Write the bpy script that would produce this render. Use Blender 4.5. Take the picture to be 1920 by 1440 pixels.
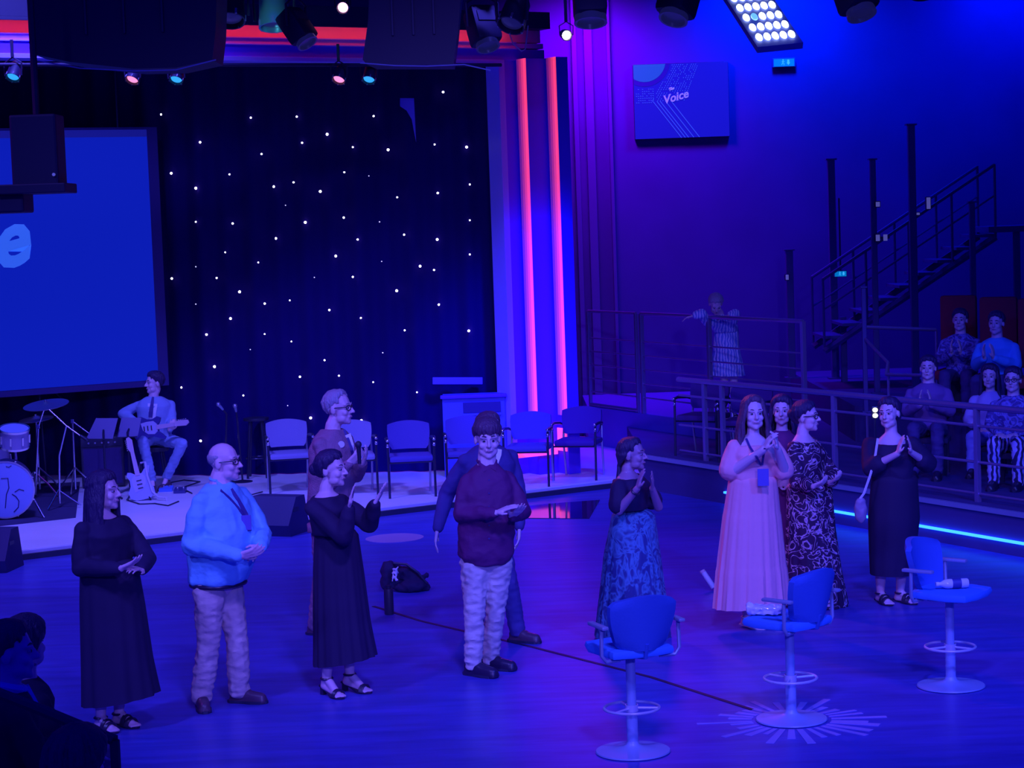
import bpy, bmesh, math, random
from mathutils import Vector, Matrix, Euler, noise
random.seed(7)
V = Vector
for _o in list(bpy.data.objects):
    bpy.data.objects.remove(_o, do_unlink=True)
SC = bpy.context.scene
COL = SC.collection

# ------------------------------------------------------------------ camera
F = 3900.0                      # focal length in pixels of the 1920x1440 frame
CAM = V((0.0, 0.0, 3.2))
PITCH = math.atan(305.0 / F)
ROLL = math.radians(-2.0)
RM = Matrix.Rotation(math.radians(90) - PITCH, 3, 'X') @ Matrix.Rotation(ROLL, 3, 'Z')
cd = bpy.data.cameras.new('camera')
cd.sensor_fit = 'HORIZONTAL'; cd.sensor_width = 36.0; cd.lens = F / 1920.0 * 36.0
cd.clip_start = 0.1; cd.clip_end = 200
cam = bpy.data.objects.new('camera', cd); COL.objects.link(cam)
cam.matrix_world = Matrix.Translation(CAM) @ RM.to_4x4()
SC.camera = cam

def ray(px, py):
    return RM @ V(((px - 960.0) / F, -(py - 720.0) / F, -1.0))
def G(px, py, z=0.0):            # the point at height z seen at a pixel
    d = ray(px, py); return CAM + d * ((z - CAM.z) / d.z)
def D(px, py, Y):                # the point at distance Y seen at a pixel
    d = ray(px, py); return CAM + d * (Y / d.y)

# ------------------------------------------------------------------ view, world, lamps
vs = SC.view_settings
vs.view_transform = 'Standard'; vs.look = 'None'; vs.gamma = 1.0; vs.exposure = 0.0
vs.use_curve_mapping = False
W = bpy.data.worlds.new('hall_world'); SC.world = W; W.use_nodes = True
W.node_tree.nodes['Background'].inputs[0].default_value = (0.004, 0.001, 1.0, 1)
W.node_tree.nodes['Background'].inputs[1].default_value = 0.40

def aim(o, loc, to):
    o.location = loc
    o.rotation_euler = (V(to) - V(loc)).to_track_quat('-Z', 'Y').to_euler()
def spot(name, loc, to, col, power, deg=40, blend=0.6, size=0.25):
    l = bpy.data.lights.new(name, 'SPOT'); l.color = col; l.energy = power
    l.spot_size = math.radians(deg); l.spot_blend = blend; l.shadow_soft_size = size
    o = bpy.data.objects.new(name, l); COL.objects.link(o); aim(o, loc, to); return o
LAV = (0.13, 0.115, 1.0); BLU = (0.012, 0.07, 1.0); PUR = (0.22, 0.03, 1.0); RED = (1.0, 0.10, 0.30)
spot('front_wash_spot', (-7, 7, 9.5), (-2.2, 15.5, 0.6), LAV, 3200, 52, 0.8, 0.5)
spot('front_wash_spot', (1.0, 5, 9.5), (0.5, 16.5, 0.8), (0.17, 0.115, 1.0), 4000, 46, 0.8, 0.5)
spot('front_wash_spot', (7, 6, 9.5), (3.6, 16.0, 0.5), BLU, 3800, 50, 0.8, 0.5)
spot('follow_spot', (3.0, -5, 6.8), (0.6, 15.6, 1.0), (0.15, 0.12, 1.0), 5600, 26, 0.5, 0.3)  # added fill lamp behind the camera, lifts the people against the floor
spot('stage_wash_spot', (-4.6, 19.9, 7.4), (-4.4, 23.6, 0.1), LAV, 2100, 82, 0.7, 0.4)
spot('stage_wash_spot', (0.6, 19.9, 7.4), (-1.2, 23.8, 0.1), (0.09, 0.07, 1.0), 1300, 56, 0.8, 0.4)
spot('column_wash_spot', (1.6, 20.2, 6.4), (0.35, 25.2, 1.5), (0.0, 0.0, 1.0), 3600, 30, 0.8, 0.3)
spot('floor_tint_spot', (-8, 18, 6.5), (-2.5, 17.2, 0.0), (0.26, 0.03, 0.7), 900, 60, 0.9, 0.4)
spot('floor_tint_spot', (1.2, 24.0, 5.6), (0.9, 18.5, 0.0), (0.35, 0.02, 1.0), 500, 50, 0.9, 0.3)
spot('side_tint_spot', (-2.0, 23.0, 6.0), (2.0, 15.8, 0.7), RED, 900, 22, 0.8, 0.2)
spot('wall_wash_spot', (3.9, 29.3, 6.9), (3.95, 30.5, 4.6), (0.0, 0.03, 1.0), 1000, 150, 1.0, 0.3)  # added lamp at the wall, stands in for haze glow round the lamp panel
spot('corner_wash_spot', (7.4, 29.2, 6.9), (7.4, 30.5, 4.6), (0.0, 0.012, 1.0), 480, 150, 1.0, 0.3)
spot('arch_wash_spot', (1.2, 29.2, 6.6), (1.2, 30.5, 3.0), (0.28, 0.0, 1.0), 1000, 130, 1.0, 0.4)  # added purple lamp imitating the red strips' spill on the back wall
spot('tier_wash_spot', (0.5, 13, 7.5), (5.3, 21.5, 1.2), (0.03, 0.03, 1.0), 900, 34, 0.9, 0.4)

# ------------------------------------------------------------------ helpers
def mat(name, col, rough=0.6, metal=0.0, emit=None, estr=0.0, bump=0.0, bscale=40.0, var=0.0, vscale=6.0, stretch=(1,1,1), spec=0.5, sheen=0.0):
    m = bpy.data.materials.new(name); m.use_nodes = True
    nt = m.node_tree; b = nt.nodes['Principled BSDF']
    b.inputs['Base Color'].default_value = (*col, 1); b.inputs['Roughness'].default_value = rough
    b.inputs['Metallic'].default_value = metal; b.inputs['Specular IOR Level'].default_value = spec
    if sheen: b.inputs['Sheen Weight'].default_value = sheen
    if emit:
        b.inputs['Emission Color'].default_value = (*emit, 1); b.inputs['Emission Strength'].default_value = estr
    if bump or var:
        tc = nt.nodes.new('ShaderNodeTexCoord'); mp = nt.nodes.new('ShaderNodeMapping'); mp.inputs['Scale'].default_value = stretch
        nt.links.new(tc.outputs['Object'], mp.inputs['Vector'])
    if var:
        n = nt.nodes.new('ShaderNodeTexNoise'); n.inputs['Scale'].default_value = vscale; n.inputs['Detail'].default_value = 4
        r = nt.nodes.new('ShaderNodeMixRGB'); r.blend_type = 'MIX'
        r.inputs[1].default_value = (*[c * (1 - var) for c in col], 1); r.inputs[2].default_value = (*[min(1, c * (1 + var)) for c in col], 1)
        nt.links.new(mp.outputs[0], n.inputs['Vector']); nt.links.new(n.outputs['Fac'], r.inputs[0]); nt.links.new(r.outputs[0], b.inputs['Base Color'])
    if bump:
        n2 = nt.nodes.new('ShaderNodeTexNoise'); n2.inputs['Scale'].default_value = bscale; n2.inputs['Detail'].default_value = 3
        bp = nt.nodes.new('ShaderNodeBump'); bp.inputs['Strength'].default_value = bump; bp.inputs['Distance'].default_value = 0.02
        nt.links.new(mp.outputs[0], n2.inputs['Vector']); nt.links.new(n2.outputs['Fac'], bp.inputs['Height']); nt.links.new(bp.outputs[0], b.inputs['Normal'])
    return m

def pattern_mat(name, dark, light, scale, lo, hi, kind='noise', rough=0.7, dist=2.0, stretch=(1,1,1)):
    m = mat(name, dark, rough); nt = m.node_tree; b = nt.nodes['Principled BSDF']
    tc = nt.nodes.new('ShaderNodeTexCoord'); mp = nt.nodes.new('ShaderNodeMapping'); mp.inputs['Scale'].default_value = stretch
    nt.links.new(tc.outputs['Object'], mp.inputs['Vector'])
    if kind == 'wave':
        n = nt.nodes.new('ShaderNodeTexWave'); n.inputs['Scale'].default_value = scale; n.inputs['Distortion'].default_value = dist; n.inputs['Detail'].default_value = 2; n.inputs['Detail Scale'].default_value = 1.2
        out = n.outputs['Fac']
    else:
        n = nt.nodes.new('ShaderNodeTexNoise'); n.inputs['Scale'].default_value = scale; n.inputs['Detail'].default_value = 1.5; n.inputs['Distortion'].default_value = dist
        out = n.outputs['Fac']
    cr = nt.nodes.new('ShaderNodeValToRGB')
    e = cr.color_ramp.elements; e[0].position = lo; e[0].color = (*dark, 1); e[1].position = hi; e[1].color = (*light, 1)
    if kind == 'noise':          # bands around the middle value draw squiggles
        e2 = cr.color_ramp.elements.new(min(0.99, hi + (hi - lo))); e2.color = (*dark, 1)
    nt.links.new(mp.outputs[0], n.inputs['Vector']); nt.links.new(out, cr.inputs[0]); nt.links.new(cr.outputs[0], b.inputs['Base Color'])
    return m

def ortho(d):
    d = d.normalized(); a = V((0, 0, 1)) if abs(d.z) < 0.9 else V((1, 0, 0))
    u = d.cross(a).normalized(); return u, d.cross(u).normalized()

class MB:
    def __init__(s): s.v = []; s.f = []
    def add(s, vs_, fs):
        k = len(s.v); s.v += [tuple(p) for p in vs_]; s.f += [tuple(i + k for i in f) for f in fs]; return s
    def box(s, c, size, M=None, bev=0.0):
        x, y, z = [q / 2 for q in size]; c = V(c)
        if bev > 0:
            bev = min(bev, x * .9, y * .9, z * .9); P = []
            for sz in (-1, 1):
                for (ix, iy) in ((1, 0), (0, 1)):
                    pass
            bm = bmesh.new(); bmesh.ops.create_cube(bm, size=1.0)
            for q in bm.verts: q.co = V((q.co.x * 2 * x, q.co.y * 2 * y, q.co.z * 2 * z))
            bmesh.ops.bevel(bm, geom=list(bm.edges), offset=bev, segments=2, affect='EDGES', profile=0.6)
            bm.verts.index_update()
            P = [q.co.copy() for q in bm.verts]; fs = [[q.index for q in f.verts] for f in bm.faces]; bm.free()
        else:
            P = [V((a * x, b * y, d * z)) for d in (-1, 1) for b in (-1, 1) for a in (-1, 1)]
            fs = [(0, 2, 3, 1), (4, 5, 7, 6), (0, 1, 5, 4), (2, 6, 7, 3), (0, 4, 6, 2), (1, 3, 7, 5)]
        if M is not None: P = [M @ p for p in P]
        return s.add([p + c for p in P], fs)
    def loft(s, rings, cap=True):
        n = len(rings[0]); vs_ = [p for r in rings for p in r]; fs = []
        for i in range(len(rings) - 1):
            for j in range(n):
                a = i * n + j; b = i * n + (j + 1) % n; fs.append((a, b, b + n, a + n))
        if cap:
            fs.append(tuple(reversed(range(n)))); fs.append(tuple((len(rings) - 1) * n + j for j in range(n)))
        return s.add(vs_, fs)
    def tube(s, pts, r, n=8, cap=True):
        pts = [V(p) for p in pts]; m = len(pts)
        rr = list(r) if isinstance(r, (list, tuple)) else [r] * m
        rings = []; u = None
        for i in range(m):
            d = (pts[min(i + 1, m - 1)] - pts[max(i - 1, 0)])
            if d.length < 1e-9: d = V((0, 0, 1))
            d.normalize()
            if u is None: u, w = ortho(d)
            else:
                u = (u - d * u.dot(d))
                if u.length < 1e-6: u, w = ortho(d)
                u.normalize(); w = d.cross(u)
            rings.append([pts[i] + (u * math.cos(t) + w * math.sin(t)) * rr[i] for t in [2 * math.pi * k / n for k in range(n)]])
        return s.loft(rings, cap)
    def cap(s, a, b, ra, rb=None, n=10):          # tapered capsule
        a = V(a); b = V(b); rb = ra if rb is None else rb
        d = b - a
        if d.length < 1e-6: d = V((0, 0, 1e-4))
        d.normalize()
        pts = []; rr = []
        for k in (80, 55, 28): pts.append(a - d * ra * math.sin(math.radians(k))); rr.append(ra * math.cos(math.radians(k)))
        pts += [a, b]; rr += [ra, rb]
        for k in (28, 55, 80): pts.append(b + d * rb * math.sin(math.radians(k))); rr.append(rb * math.cos(math.radians(k)))
        u, w = ortho(d)
        return s.loft([[p + (u * math.cos(t) + w * math.sin(t)) * q for t in [2 * math.pi * k / n for k in range(n)]] for p, q in zip(pts, rr)])
    def chain(s, pts, rr, n=10):
        for i in range(len(pts) - 1): s.cap(pts[i], pts[i + 1], rr[i], rr[i + 1], n)
        return s
    def ell(s, c, r, M=None, nu=16, nv=10):
        c = V(c); rings = []
        for j in range(nv + 1):
            ph = -math.pi / 2 + math.pi * (0.02 + 0.96 * j / nv)
            row = []
            for k in range(nu):
                t = 2 * math.pi * k / nu
                p = V((r[0] * math.cos(ph) * math.cos(t), r[1] * math.cos(ph) * math.sin(t), r[2] * math.sin(ph)))
                row.append((M @ p if M is not None else p) + c)
            rings.append(row)
        return s.loft(rings)
    def lathe(s, prof, c=(0, 0, 0), M=None, n=24, cap=True):
        c = V(c); rings = []
        for (r, z) in prof:
            row = []
            for k in range(n):
                t = 2 * math.pi * k / n; p = V((r * math.cos(t), r * math.sin(t), z))
                row.append((M @ p if M is not None else p) + c)
            rings.append(row)
        return s.loft(rings, cap)
    def prism(s, pts, d):                          # planar outline swept along d
        pts = [V(p) for p in pts]; d = V(d); n = len(pts)
        vs_ = pts + [p + d for p in pts]
        fs = [tuple(range(n)), tuple(reversed(range(n, 2 * n)))] + [((i + 1) % n, i, i + n, (i + 1) % n + n) for i in range(n)]
        return s.add(vs_, fs)
    def mesh(s, name, org=None):
        me = bpy.data.meshes.new(name)
        o = V(org) if org is not None else V((0, 0, 0))
        me.from_pydata([(p[0] - o.x, p[1] - o.y, p[2] - o.z) for p in s.v], [], s.f)
        bm = bmesh.new(); bm.from_mesh(me); bmesh.ops.recalc_face_normals(bm, faces=bm.faces); bm.to_mesh(me); bm.free()
        return me
    def build(s, name, m, parent=None, org=None, smooth=True):
        return link(name, s.mesh(name, org), m, parent, smooth)

def link(name, me, m, parent=None, smooth=True):
    if m is not None:
        me.materials.clear(); me.materials.append(m)
    if smooth:
        me.shade_smooth() if hasattr(me, 'shade_smooth') else None
        try: me.set_sharp_from_angle(angle=math.radians(42))
        except Exception: pass
    o = bpy.data.objects.new(name, me); COL.objects.link(o)
    if parent is not None: o.parent = parent
    return o
def tag(o, label, cat, group=None, kind=None):
    o['label'] = label; o['category'] = cat
    if group: o['group'] = group
    if kind: o['kind'] = kind
    return o
def thing(name, label, cat, loc=(0, 0, 0), rz=0.0, group=None, kind=None):
    o = bpy.data.objects.new(name, None); COL.objects.link(o); o.empty_display_size = 0.1
    o.location = loc; o.rotation_euler = (0, 0, rz)
    return tag(o, label, cat, group, kind)
def dup(root, loc, rz, label=None):
    r = root.copy(); COL.objects.link(r); r.location = loc; r.rotation_euler = (0, 0, rz)
    if label: r['label'] = label
    for ch in list(root.children):
        c = ch.copy(); COL.objects.link(c); c.parent = r
        for g in list(ch.children):
            q = g.copy(); COL.objects.link(q); q.parent = c
    return r

TMP = bpy.data.scenes.new('work')
def evalmesh(o):
    TMP.collection.objects.link(o)
    vl = TMP.view_layers[0]; vl.update(); dg = vl.depsgraph
    me = bpy.data.meshes.new_from_object(o.evaluated_get(dg), depsgraph=dg)
    d = o.data; bpy.data.objects.remove(o, do_unlink=True)
    return me
def remesh(mb, voxel=0.008, it=4, org=None, wrinkle=0.0, wf=9.0, ws=(1, 1, 1), fac=0.5):
    me = mb.mesh('tmp', org); o = bpy.data.objects.new('tmp', me)
    r = o.modifiers.new('r', 'REMESH'); r.mode = 'VOXEL'; r.voxel_size = voxel; r.use_smooth_shade = True
    if it:
        sm = o.modifiers.new('s', 'SMOOTH'); sm.factor = fac; sm.iterations = it
    m2 = evalmesh(o); bpy.data.meshes.remove(me)
    if wrinkle:
        nn = [q.normal.copy() for q in m2.vertices]
        for q, n in zip(m2.vertices, nn):
            p = V((q.co.x * ws[0], q.co.y * ws[1], q.co.z * ws[2])) * wf
            a = 1.0 - abs(noise.noise(p)) * 2.6
            q.co += n * wrinkle * (a * 0.7 + noise.noise(p * 2.3) * 0.5 - 0.25)
    return m2
def text_mesh(txt, size, shear=0.0, offset=0.0, extrude=0.002):
    c = bpy.data.curves.new('t', 'FONT'); c.body = txt; c.size = size; c.shear = shear; c.offset = offset; c.extrude = extrude; c.resolution_u = 3
    return evalmesh(bpy.data.objects.new('t', c))
def Rz(a): return Matrix.Rotation(a, 3, 'Z')
def Rx(a): return Matrix.Rotation(a, 3, 'X')
def Ry(a): return Matrix.Rotation(a, 3, 'Y')
rad = math.radians

# ------------------------------------------------------------------ materials
M = {}
M['black'] = mat('black_paint', (0.03, 0.03, 0.07), 0.5)
M['dark'] = mat('dark_fabric', (0.05, 0.04, 0.13), 0.9, var=0.3, vscale=3)
M['chrome'] = mat('chrome', (0.75, 0.75, 0.8), 0.22, 1.0)
M['steel'] = mat('brushed_steel', (0.5, 0.5, 0.62), 0.38, 0.8)
M['greymetal'] = mat('grey_powder_metal', (0.35, 0.42, 0.6), 0.45, 0.3)
M['pale'] = mat('pale_paint', (0.62, 0.6, 0.75), 0.6)
M['white'] = mat('white_paint', (0.8, 0.8, 0.85), 0.5)
M['blackmetal'] = mat('black_metal', (0.04, 0.04, 0.09), 0.35, 0.4)
# ================================================================== the setting
# ---- floor
m = mat('dark_wood_floor', (0.13, 0.10, 0.36), 0.34, spec=0.45)
nt = m.node_tree; b = nt.nodes['Principled BSDF']
tc = nt.nodes.new('ShaderNodeTexCoord'); mp = nt.nodes.new('ShaderNodeMapping'); mp.inputs['Scale'].default_value = (0.5, 3.2, 1); mp.inputs['Rotation'].default_value = (0, 0, rad(-8))
n1 = nt.nodes.new('ShaderNodeTexNoise'); n1.inputs['Scale'].default_value = 2.2; n1.inputs['Detail'].default_value = 6; n1.inputs['Roughness'].default_value = 0.65
r1 = nt.nodes.new('ShaderNodeValToRGB'); r1.color_ramp.elements[0].position = 0.3; r1.color_ramp.elements[1].position = 0.72
r1.color_ramp.elements[0].color = (0.052, 0.058, 0.36, 1); r1.color_ramp.elements[1].color = (0.095, 0.105, 0.60, 1)
nt.links.new(tc.outputs['Object'], mp.inputs['Vector']); nt.links.new(mp.outputs[0], n1.inputs['Vector']); nt.links.new(n1.outputs['Fac'], r1.inputs[0]); nt.links.new(r1.outputs[0], b.inputs['Base Color'])
bp = nt.nodes.new('ShaderNodeBump'); bp.inputs['Strength'].default_value = 0.12; bp.inputs['Distance'].default_value = 0.01
nt.links.new(n1.outputs['Fac'], bp.inputs['Height']); nt.links.new(bp.outputs[0], b.inputs['Normal'])
M['floor'] = m
o = MB().box((0, 16, -0.1), (30, 32, 0.2)).build('floor', M['floor'], smooth=False)
tag(o, 'dark glossy wooden show floor under the blue light', 'floor', kind='structure')

def strip_on(pts, w, z0, h):             # flat band along floor points
    mb = MB()
    for a, c in zip(pts[:-1], pts[1:]):
        d = (c - a); s = V((-d.y, d.x, 0)).normalized() * w / 2; up = V((0, 0, h)); q = V((0, 0, z0))
        mb.prism([a + s + q, c + s + q, c - s + q, a - s + q], up)
    return mb
pts = [G(*p) for p in ((700, 1137), (790, 1165), (1000, 1214), (1220, 1270), (1410, 1331))]
tag(strip_on(pts, 0.032, 0.0, 0.004).build('trim_1', mat('seam_black', (0.02, 0.015, 0.06), 0.6), smooth=False), 'thin dark cable seam running across the floor', 'floor seam', kind='structure')

# ---- stage platform (low, pale top)
M['deck'] = mat('pale_stage_deck', (0.84, 0.84, 0.86), 0.5, var=0.10, vscale=1.5)
E0 = G(0, 1055); E1 = G(1130, 917); ed = (E1 - E0).normalized()
SA = E0 - ed * 5.0; SB = E1 + ed * 0.75; ZS = 0.10
st = thing('stage_platform', 'low stage platform with pale top and dark front lip', 'stage', (0, 0, 0), kind='structure')
mb = MB(); mb.prism([V((SA.x, SA.y, 0.012)), V((SB.x, SB.y, 0.012)), V((SB.x + 0.2, 29.6, 0.012)), V((SA.x - 3, 29.6, 0.012))], (0, 0, ZS - 0.012)); mb.build('deck', M['deck'], st, smooth=False)
nrm = V((ed.y, -ed.x, 0))
mb = MB(); mb.prism([SA + nrm * 0.03, SB + nrm * 0.03, SB - nrm * 0.002, SA - nrm * 0.002], (0, 0, 0.055)); mb.build('front_lip', M['black'], st, smooth=False)
mb = MB(); mb.prism([SA + nrm * 0.012 + V((0, 0, .06)), SB + nrm * 0.012 + V((0, 0, .06)), SB + V((0, 0, .06)), SA + V((0, 0, .06))], (0, 0, 0.03)); mb.build('edge_strip', M['pale'], st, smooth=False)
# ---- glossy floor panel in front of the right of the stage
mb = MB(); q = [G(985, 972), G(1105, 973), G(1125, 938), G(990, 948)]
mb.prism([p + V((0, 0, 0.0)) for p in q], (0, 0, 0.006))
tag(mb.build('trim_2', mat('glossy_black_floor', (0.02, 0.015, 0.08), 0.06, spec=0.8), smooth=False), 'glossy black floor panel beside the stage edge', 'floor panel', kind='structure')

# ---- walls and ceiling
M['wall'] = mat('dark_blue_wall', (0.09, 0.05, 0.26), 0.75, var=0.25, vscale=0.9)
tag(MB().box((2, 30.6, 4.5), (26, 0.2, 9.4)).build('wall_back', M['wall'], smooth=False), 'dark matt wall behind the stage and stairs', 'wall', kind='structure')
tag(MB().box((10.5, 22, 4.5), (0.2, 18, 9.4)).build('wall_right', M['wall'], smooth=False), 'dark side wall beyond the audience tiers', 'wall', kind='structure')
tag(MB().box((-11, 22, 4.5), (0.2, 18, 9.4)).build('wall_left', M['wall'], smooth=False), 'dark side wall beyond the drum kit', 'wall', kind='structure')
tag(MB().box((0, 24, 9.3), (24, 14, 0.2)).build('ceiling', M['black'], smooth=False), 'black ceiling void above the lighting rig', 'ceiling', kind='structure')

# ---- curtain with star lights
CP = [V((-10.5, 27.2)), V((-6, 26.9)), V((-4.0, 26.35)), V((-1.0, 25.95)), V((0.1, 25.85)), V((0.35, 26.4))]
def cur_xy(px, py):
    d = ray(px, py)
    for a, c in zip(CP[:-1], CP[1:]):
        e = c - a; det = d.x * (-e.y) + d.y * e.x
        if abs(det) < 1e-9: continue
        t = (a.x * (-e.y) + a.y * e.x) / det; u = (d.x * a.y - d.y * a.x) / det
        if 0 <= u <= 1 and t > 0: return CAM + d * t
M['curtain'] = mat('midnight_curtain', (0.010, 0.004, 0.10), 0.95, spec=0.1)
rows = []
path = []
for a, c in zip(CP[:-1], CP[1:]):
    n = max(2, int((c - a).length / 0.035))
    for i in range(n): path.append(a.lerp(c, i / n))
path.append(CP[-1]); L = 0
pr = []
for i, p in enumerate(path):
    if i: L += (p - path[i - 1]).length
    off = 0.035 * math.sin(L * 2 * math.pi / 0.34) + 0.015 * math.sin(L * 9.1)
    pr.append(V((p.x, p.y + 0.05 + off)))
vs_ = [(p.x, p.y, z) for z in (0.11, 5.35) for p in pr] ; n = len(pr)
cur = thing('star_curtain', 'tall midnight blue pleated curtain dotted with tiny star lights', 'curtain', (0, 0, 0))
MB().add(vs_, [(i, i + 1, i + 1 + n, i + n) for i in range(n - 1)]).build('cloth', M['curtain'], cur)
M['star'] = mat('star_lamp', (1, 1, 1), 0.5, emit=(0.85, 0.8, 1.0), estr=9)
M['stardim'] = mat('star_lamp_dim', (1, 1, 1), 0.5, emit=(0.5, 0.45, 1.0), estr=1.6)
STARS = [(303,215,1),(471,221,1),(557,219,1),(701,218,1),(831,173,1.2),(376,267,1.2),(567,268,1),(614,252,1.4),(662,276,.9),(728,281,1.4),(815,271,.9),(875,276,1.3),(491,289,1),(322,325,1.3),(646,323,.9),(368,353,1.4),(431,327,.9),(514,350,1.2),(551,342,1),(601,359,1.4),(821,362,1.1),(881,346,.9),(745,370,.9),(368,416,.9),(437,419,1.1),(573,417,1.4),(645,408,1.1),(881,413,.8),(712,416,.7),(518,447,1.2),(820,449,1.3),(758,440,1),(671,449,1),(423,473,.8),(630,480,1.3),(881,477,.9),(368,500,.7),(485,492,.8),(788,499,1.3),(814,506,1),(323,522,1.2),(407,521,1),(662,519,1),(450,547,1.4),(744,545,1.4),(497,569,1.1),(544,563,.8),(368,570,.7),(618,581,1.1),(823,571,1.1),(433,597,1.3),(677,596,.9),(388,627,1.2),(497,626,.8),(547,640,.8),(759,619,.9),(879,620,1.3),(403,687,1.4),(718,661,.7),(609,675,.9),(341,726,1),(457,741,.9),(563,706,1.1),(636,704,.9),(583,783,1.4),(678,788,1.4),(377,826,1.3),(700,716,.8),(540,760,.6),(782,735,.8),(692,330,.6),(536,385,.6),(470,655,.6),(590,520,.6),(716,490,.6)]
star_me = {}
for k in (0, 1):
    s_ = MB().ell((0, 0, 0), (0.0115, 0.0115, 0.0115), nu=8, nv=6).mesh('star_light'); s_.materials.append(M['star'] if k else M['stardim']); s_.shade_smooth(); star_me[k] = s_
for (x, y, s_) in STARS:
    p = cur_xy(x, y)
    if p is None: continue
    o = bpy.data.objects.new('star_light', star_me[1 if s_ > 0.75 else 0]); COL.objects.link(o); o.parent = cur
    o.location = p - V((0, 0.04, 0)); o.scale = (s_, s_, s_)

# ---- proscenium: right column with two lit returns, header beam
PA = rad(32); U = V((math.cos(PA), math.sin(PA), 0)); N = V((math.sin(PA), -math.cos(PA), 0))   # along the arch, and out of its face
M['arch'] = mat('blue_arch_panel', (0.14, 0.04, 0.85), 0.6)
M['arch2'] = mat('arch_lip', (0.40, 0.32, 0.95), 0.45)
M['led'] = mat('red_led_diffuser', (0.75, 0.7, 0.8), 0.5, emit=(1.0, 0.05, 0.045), estr=1.0)
M['led2'] = mat('red_led_panel', (0.75, 0.7, 0.8), 0.5, emit=(1.0, 0.05, 0.045), estr=1.0)
C0 = D(952, 880, 25.3); C0.z = ZS
arch = thing('proscenium_arch', 'stepped blue proscenium arch with column and header, lit by red light strips', 'arch', (C0.x, C0.y, ZS), PA, kind='structure')
HT = 5.05
# plan profile in (along, out) local coordinates: local x = U, local y = -N
def col_box(x0, x1, y0, y1, z0, z1, name, mm):
    return MB().box(((x0 + x1) / 2, (y0 + y1) / 2, (z0 + z1) / 2), (x1 - x0, y1 - y0, z1 - z0), bev=0.004).build(name, mm, arch, smooth=False)
# pixel columns of the face edges near mid height, turned into distances along U
def along(px, out):
    # where the sight line at height 3.2 through px crosses the arch plane pushed out by 'out'
    best = D(px, 415, 25.3); d = best - CAM; d.z = 0
    q = V((C0.x, C0.y, 0)) + N * out
    t = (q.dot(N)) / d.dot(N); p = d * t
    return (p - V((C0.x, C0.y, 0))).dot(U)
x0 = along(941, 0.0); xa = along(996, 0.24); xb = along(1052, 0.48); xc = along(1074, 0.48)
x0b = along(956, 0.05)
col_box(x0, x0b, -0.05, 0.25, 0, HT, 'column_lip', M['arch2'])
col_box(x0b, xa, 0.0, 0.25, 0, HT, 'column_panel', M['arch'])
col_box(xa, xb, -0.24, 0.25, 0, HT, 'column_panel', M['arch'])
col_box(xb, xc, -0.48, 0.25, 0, HT, 'column_panel', M['arch'])
GLOW_BANDS = [mat('red_led_%s' % n_, (0.6, 0.35, 0.8), 0.5, emit=(1.0, 0.05, 0.045), estr=e_) for n_, e_ in (('bright', 0.95), ('middle', 0.62), ('soft', 0.30), ('dim', 0.10))]
for xe, yo in ((xa, 0.0), (xb, -0.24)):          # four emissive bands painting the glow's fade away from the outer edge
    for k_, lm_ in enumerate(GLOW_BANDS):
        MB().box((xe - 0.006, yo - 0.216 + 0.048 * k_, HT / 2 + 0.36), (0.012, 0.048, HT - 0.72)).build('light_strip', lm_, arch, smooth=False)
MB().box((xb - 0.32, -0.262, 0.30), (0.60, 0.03, 0.13), bev=0.004).build('light_strip', M['led2'], arch, smooth=False)
MB().box((xb - 0.008, -0.36, 0.42), (0.014, 0.2, 0.28), bev=0.003).build('light_strip', M['led2'], arch, smooth=False)
# header: stepped profile swept to the left (local -x)
LX = -9.0; xr = xc - 0.05
def head_box(y0, y1, z0, z1, name, mm, xr_=xr):
    return MB().box(((LX + xr_) / 2, (y0 + y1) / 2, (z0 + z1) / 2), (xr_ - LX, y1 - y0, z1 - z0), bev=0.004).build(name, mm, arch, smooth=False)
zb = HT - 0.06
head_box(-0.10, 0.25, zb, zb + 0.05, 'header_lip', M['arch2'], x0 + 0.05)
head_box(-0.05, 0.25, zb + 0.05, zb + 0.18, 'header_panel', M['arch'], xr)
head_box(-0.075, 0.25, zb + 0.18, zb + 0.195, 'header_bead', M['arch2'], xa)
head_box(-0.03, 0.25, zb + 0.195, zb + 0.255, 'header_panel', mat('pale_header_band', (0.6, 0.3, 0.8), 0.6))
head_box(-0.05, 0.25, zb + 0.255, zb + 0.27, 'header_bead', M['arch2'], xa)
head_box(0.03, 0.25, zb + 0.27, zb + 0.42, 'header_panel', mat('pale_header_recess', (0.8, 0.45, 0.6), 0.6))
head_box(-0.20, 0.25, zb + 0.42, zb + 0.62, 'header_fascia', M['black'])
head_box(-0.15, -0.11, zb + 0.405, zb + 0.418, 'light_strip', mat('red_led_header', (0.7, 0.3, 0.3), 0.5, emit=(1.0, 0.04, 0.03), estr=9), xa - 0.1)
head_box(-0.20, -0.18, zb + 0.385, zb + 0.42, 'strip_shield', M['black'], xa - 0.1)

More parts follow.
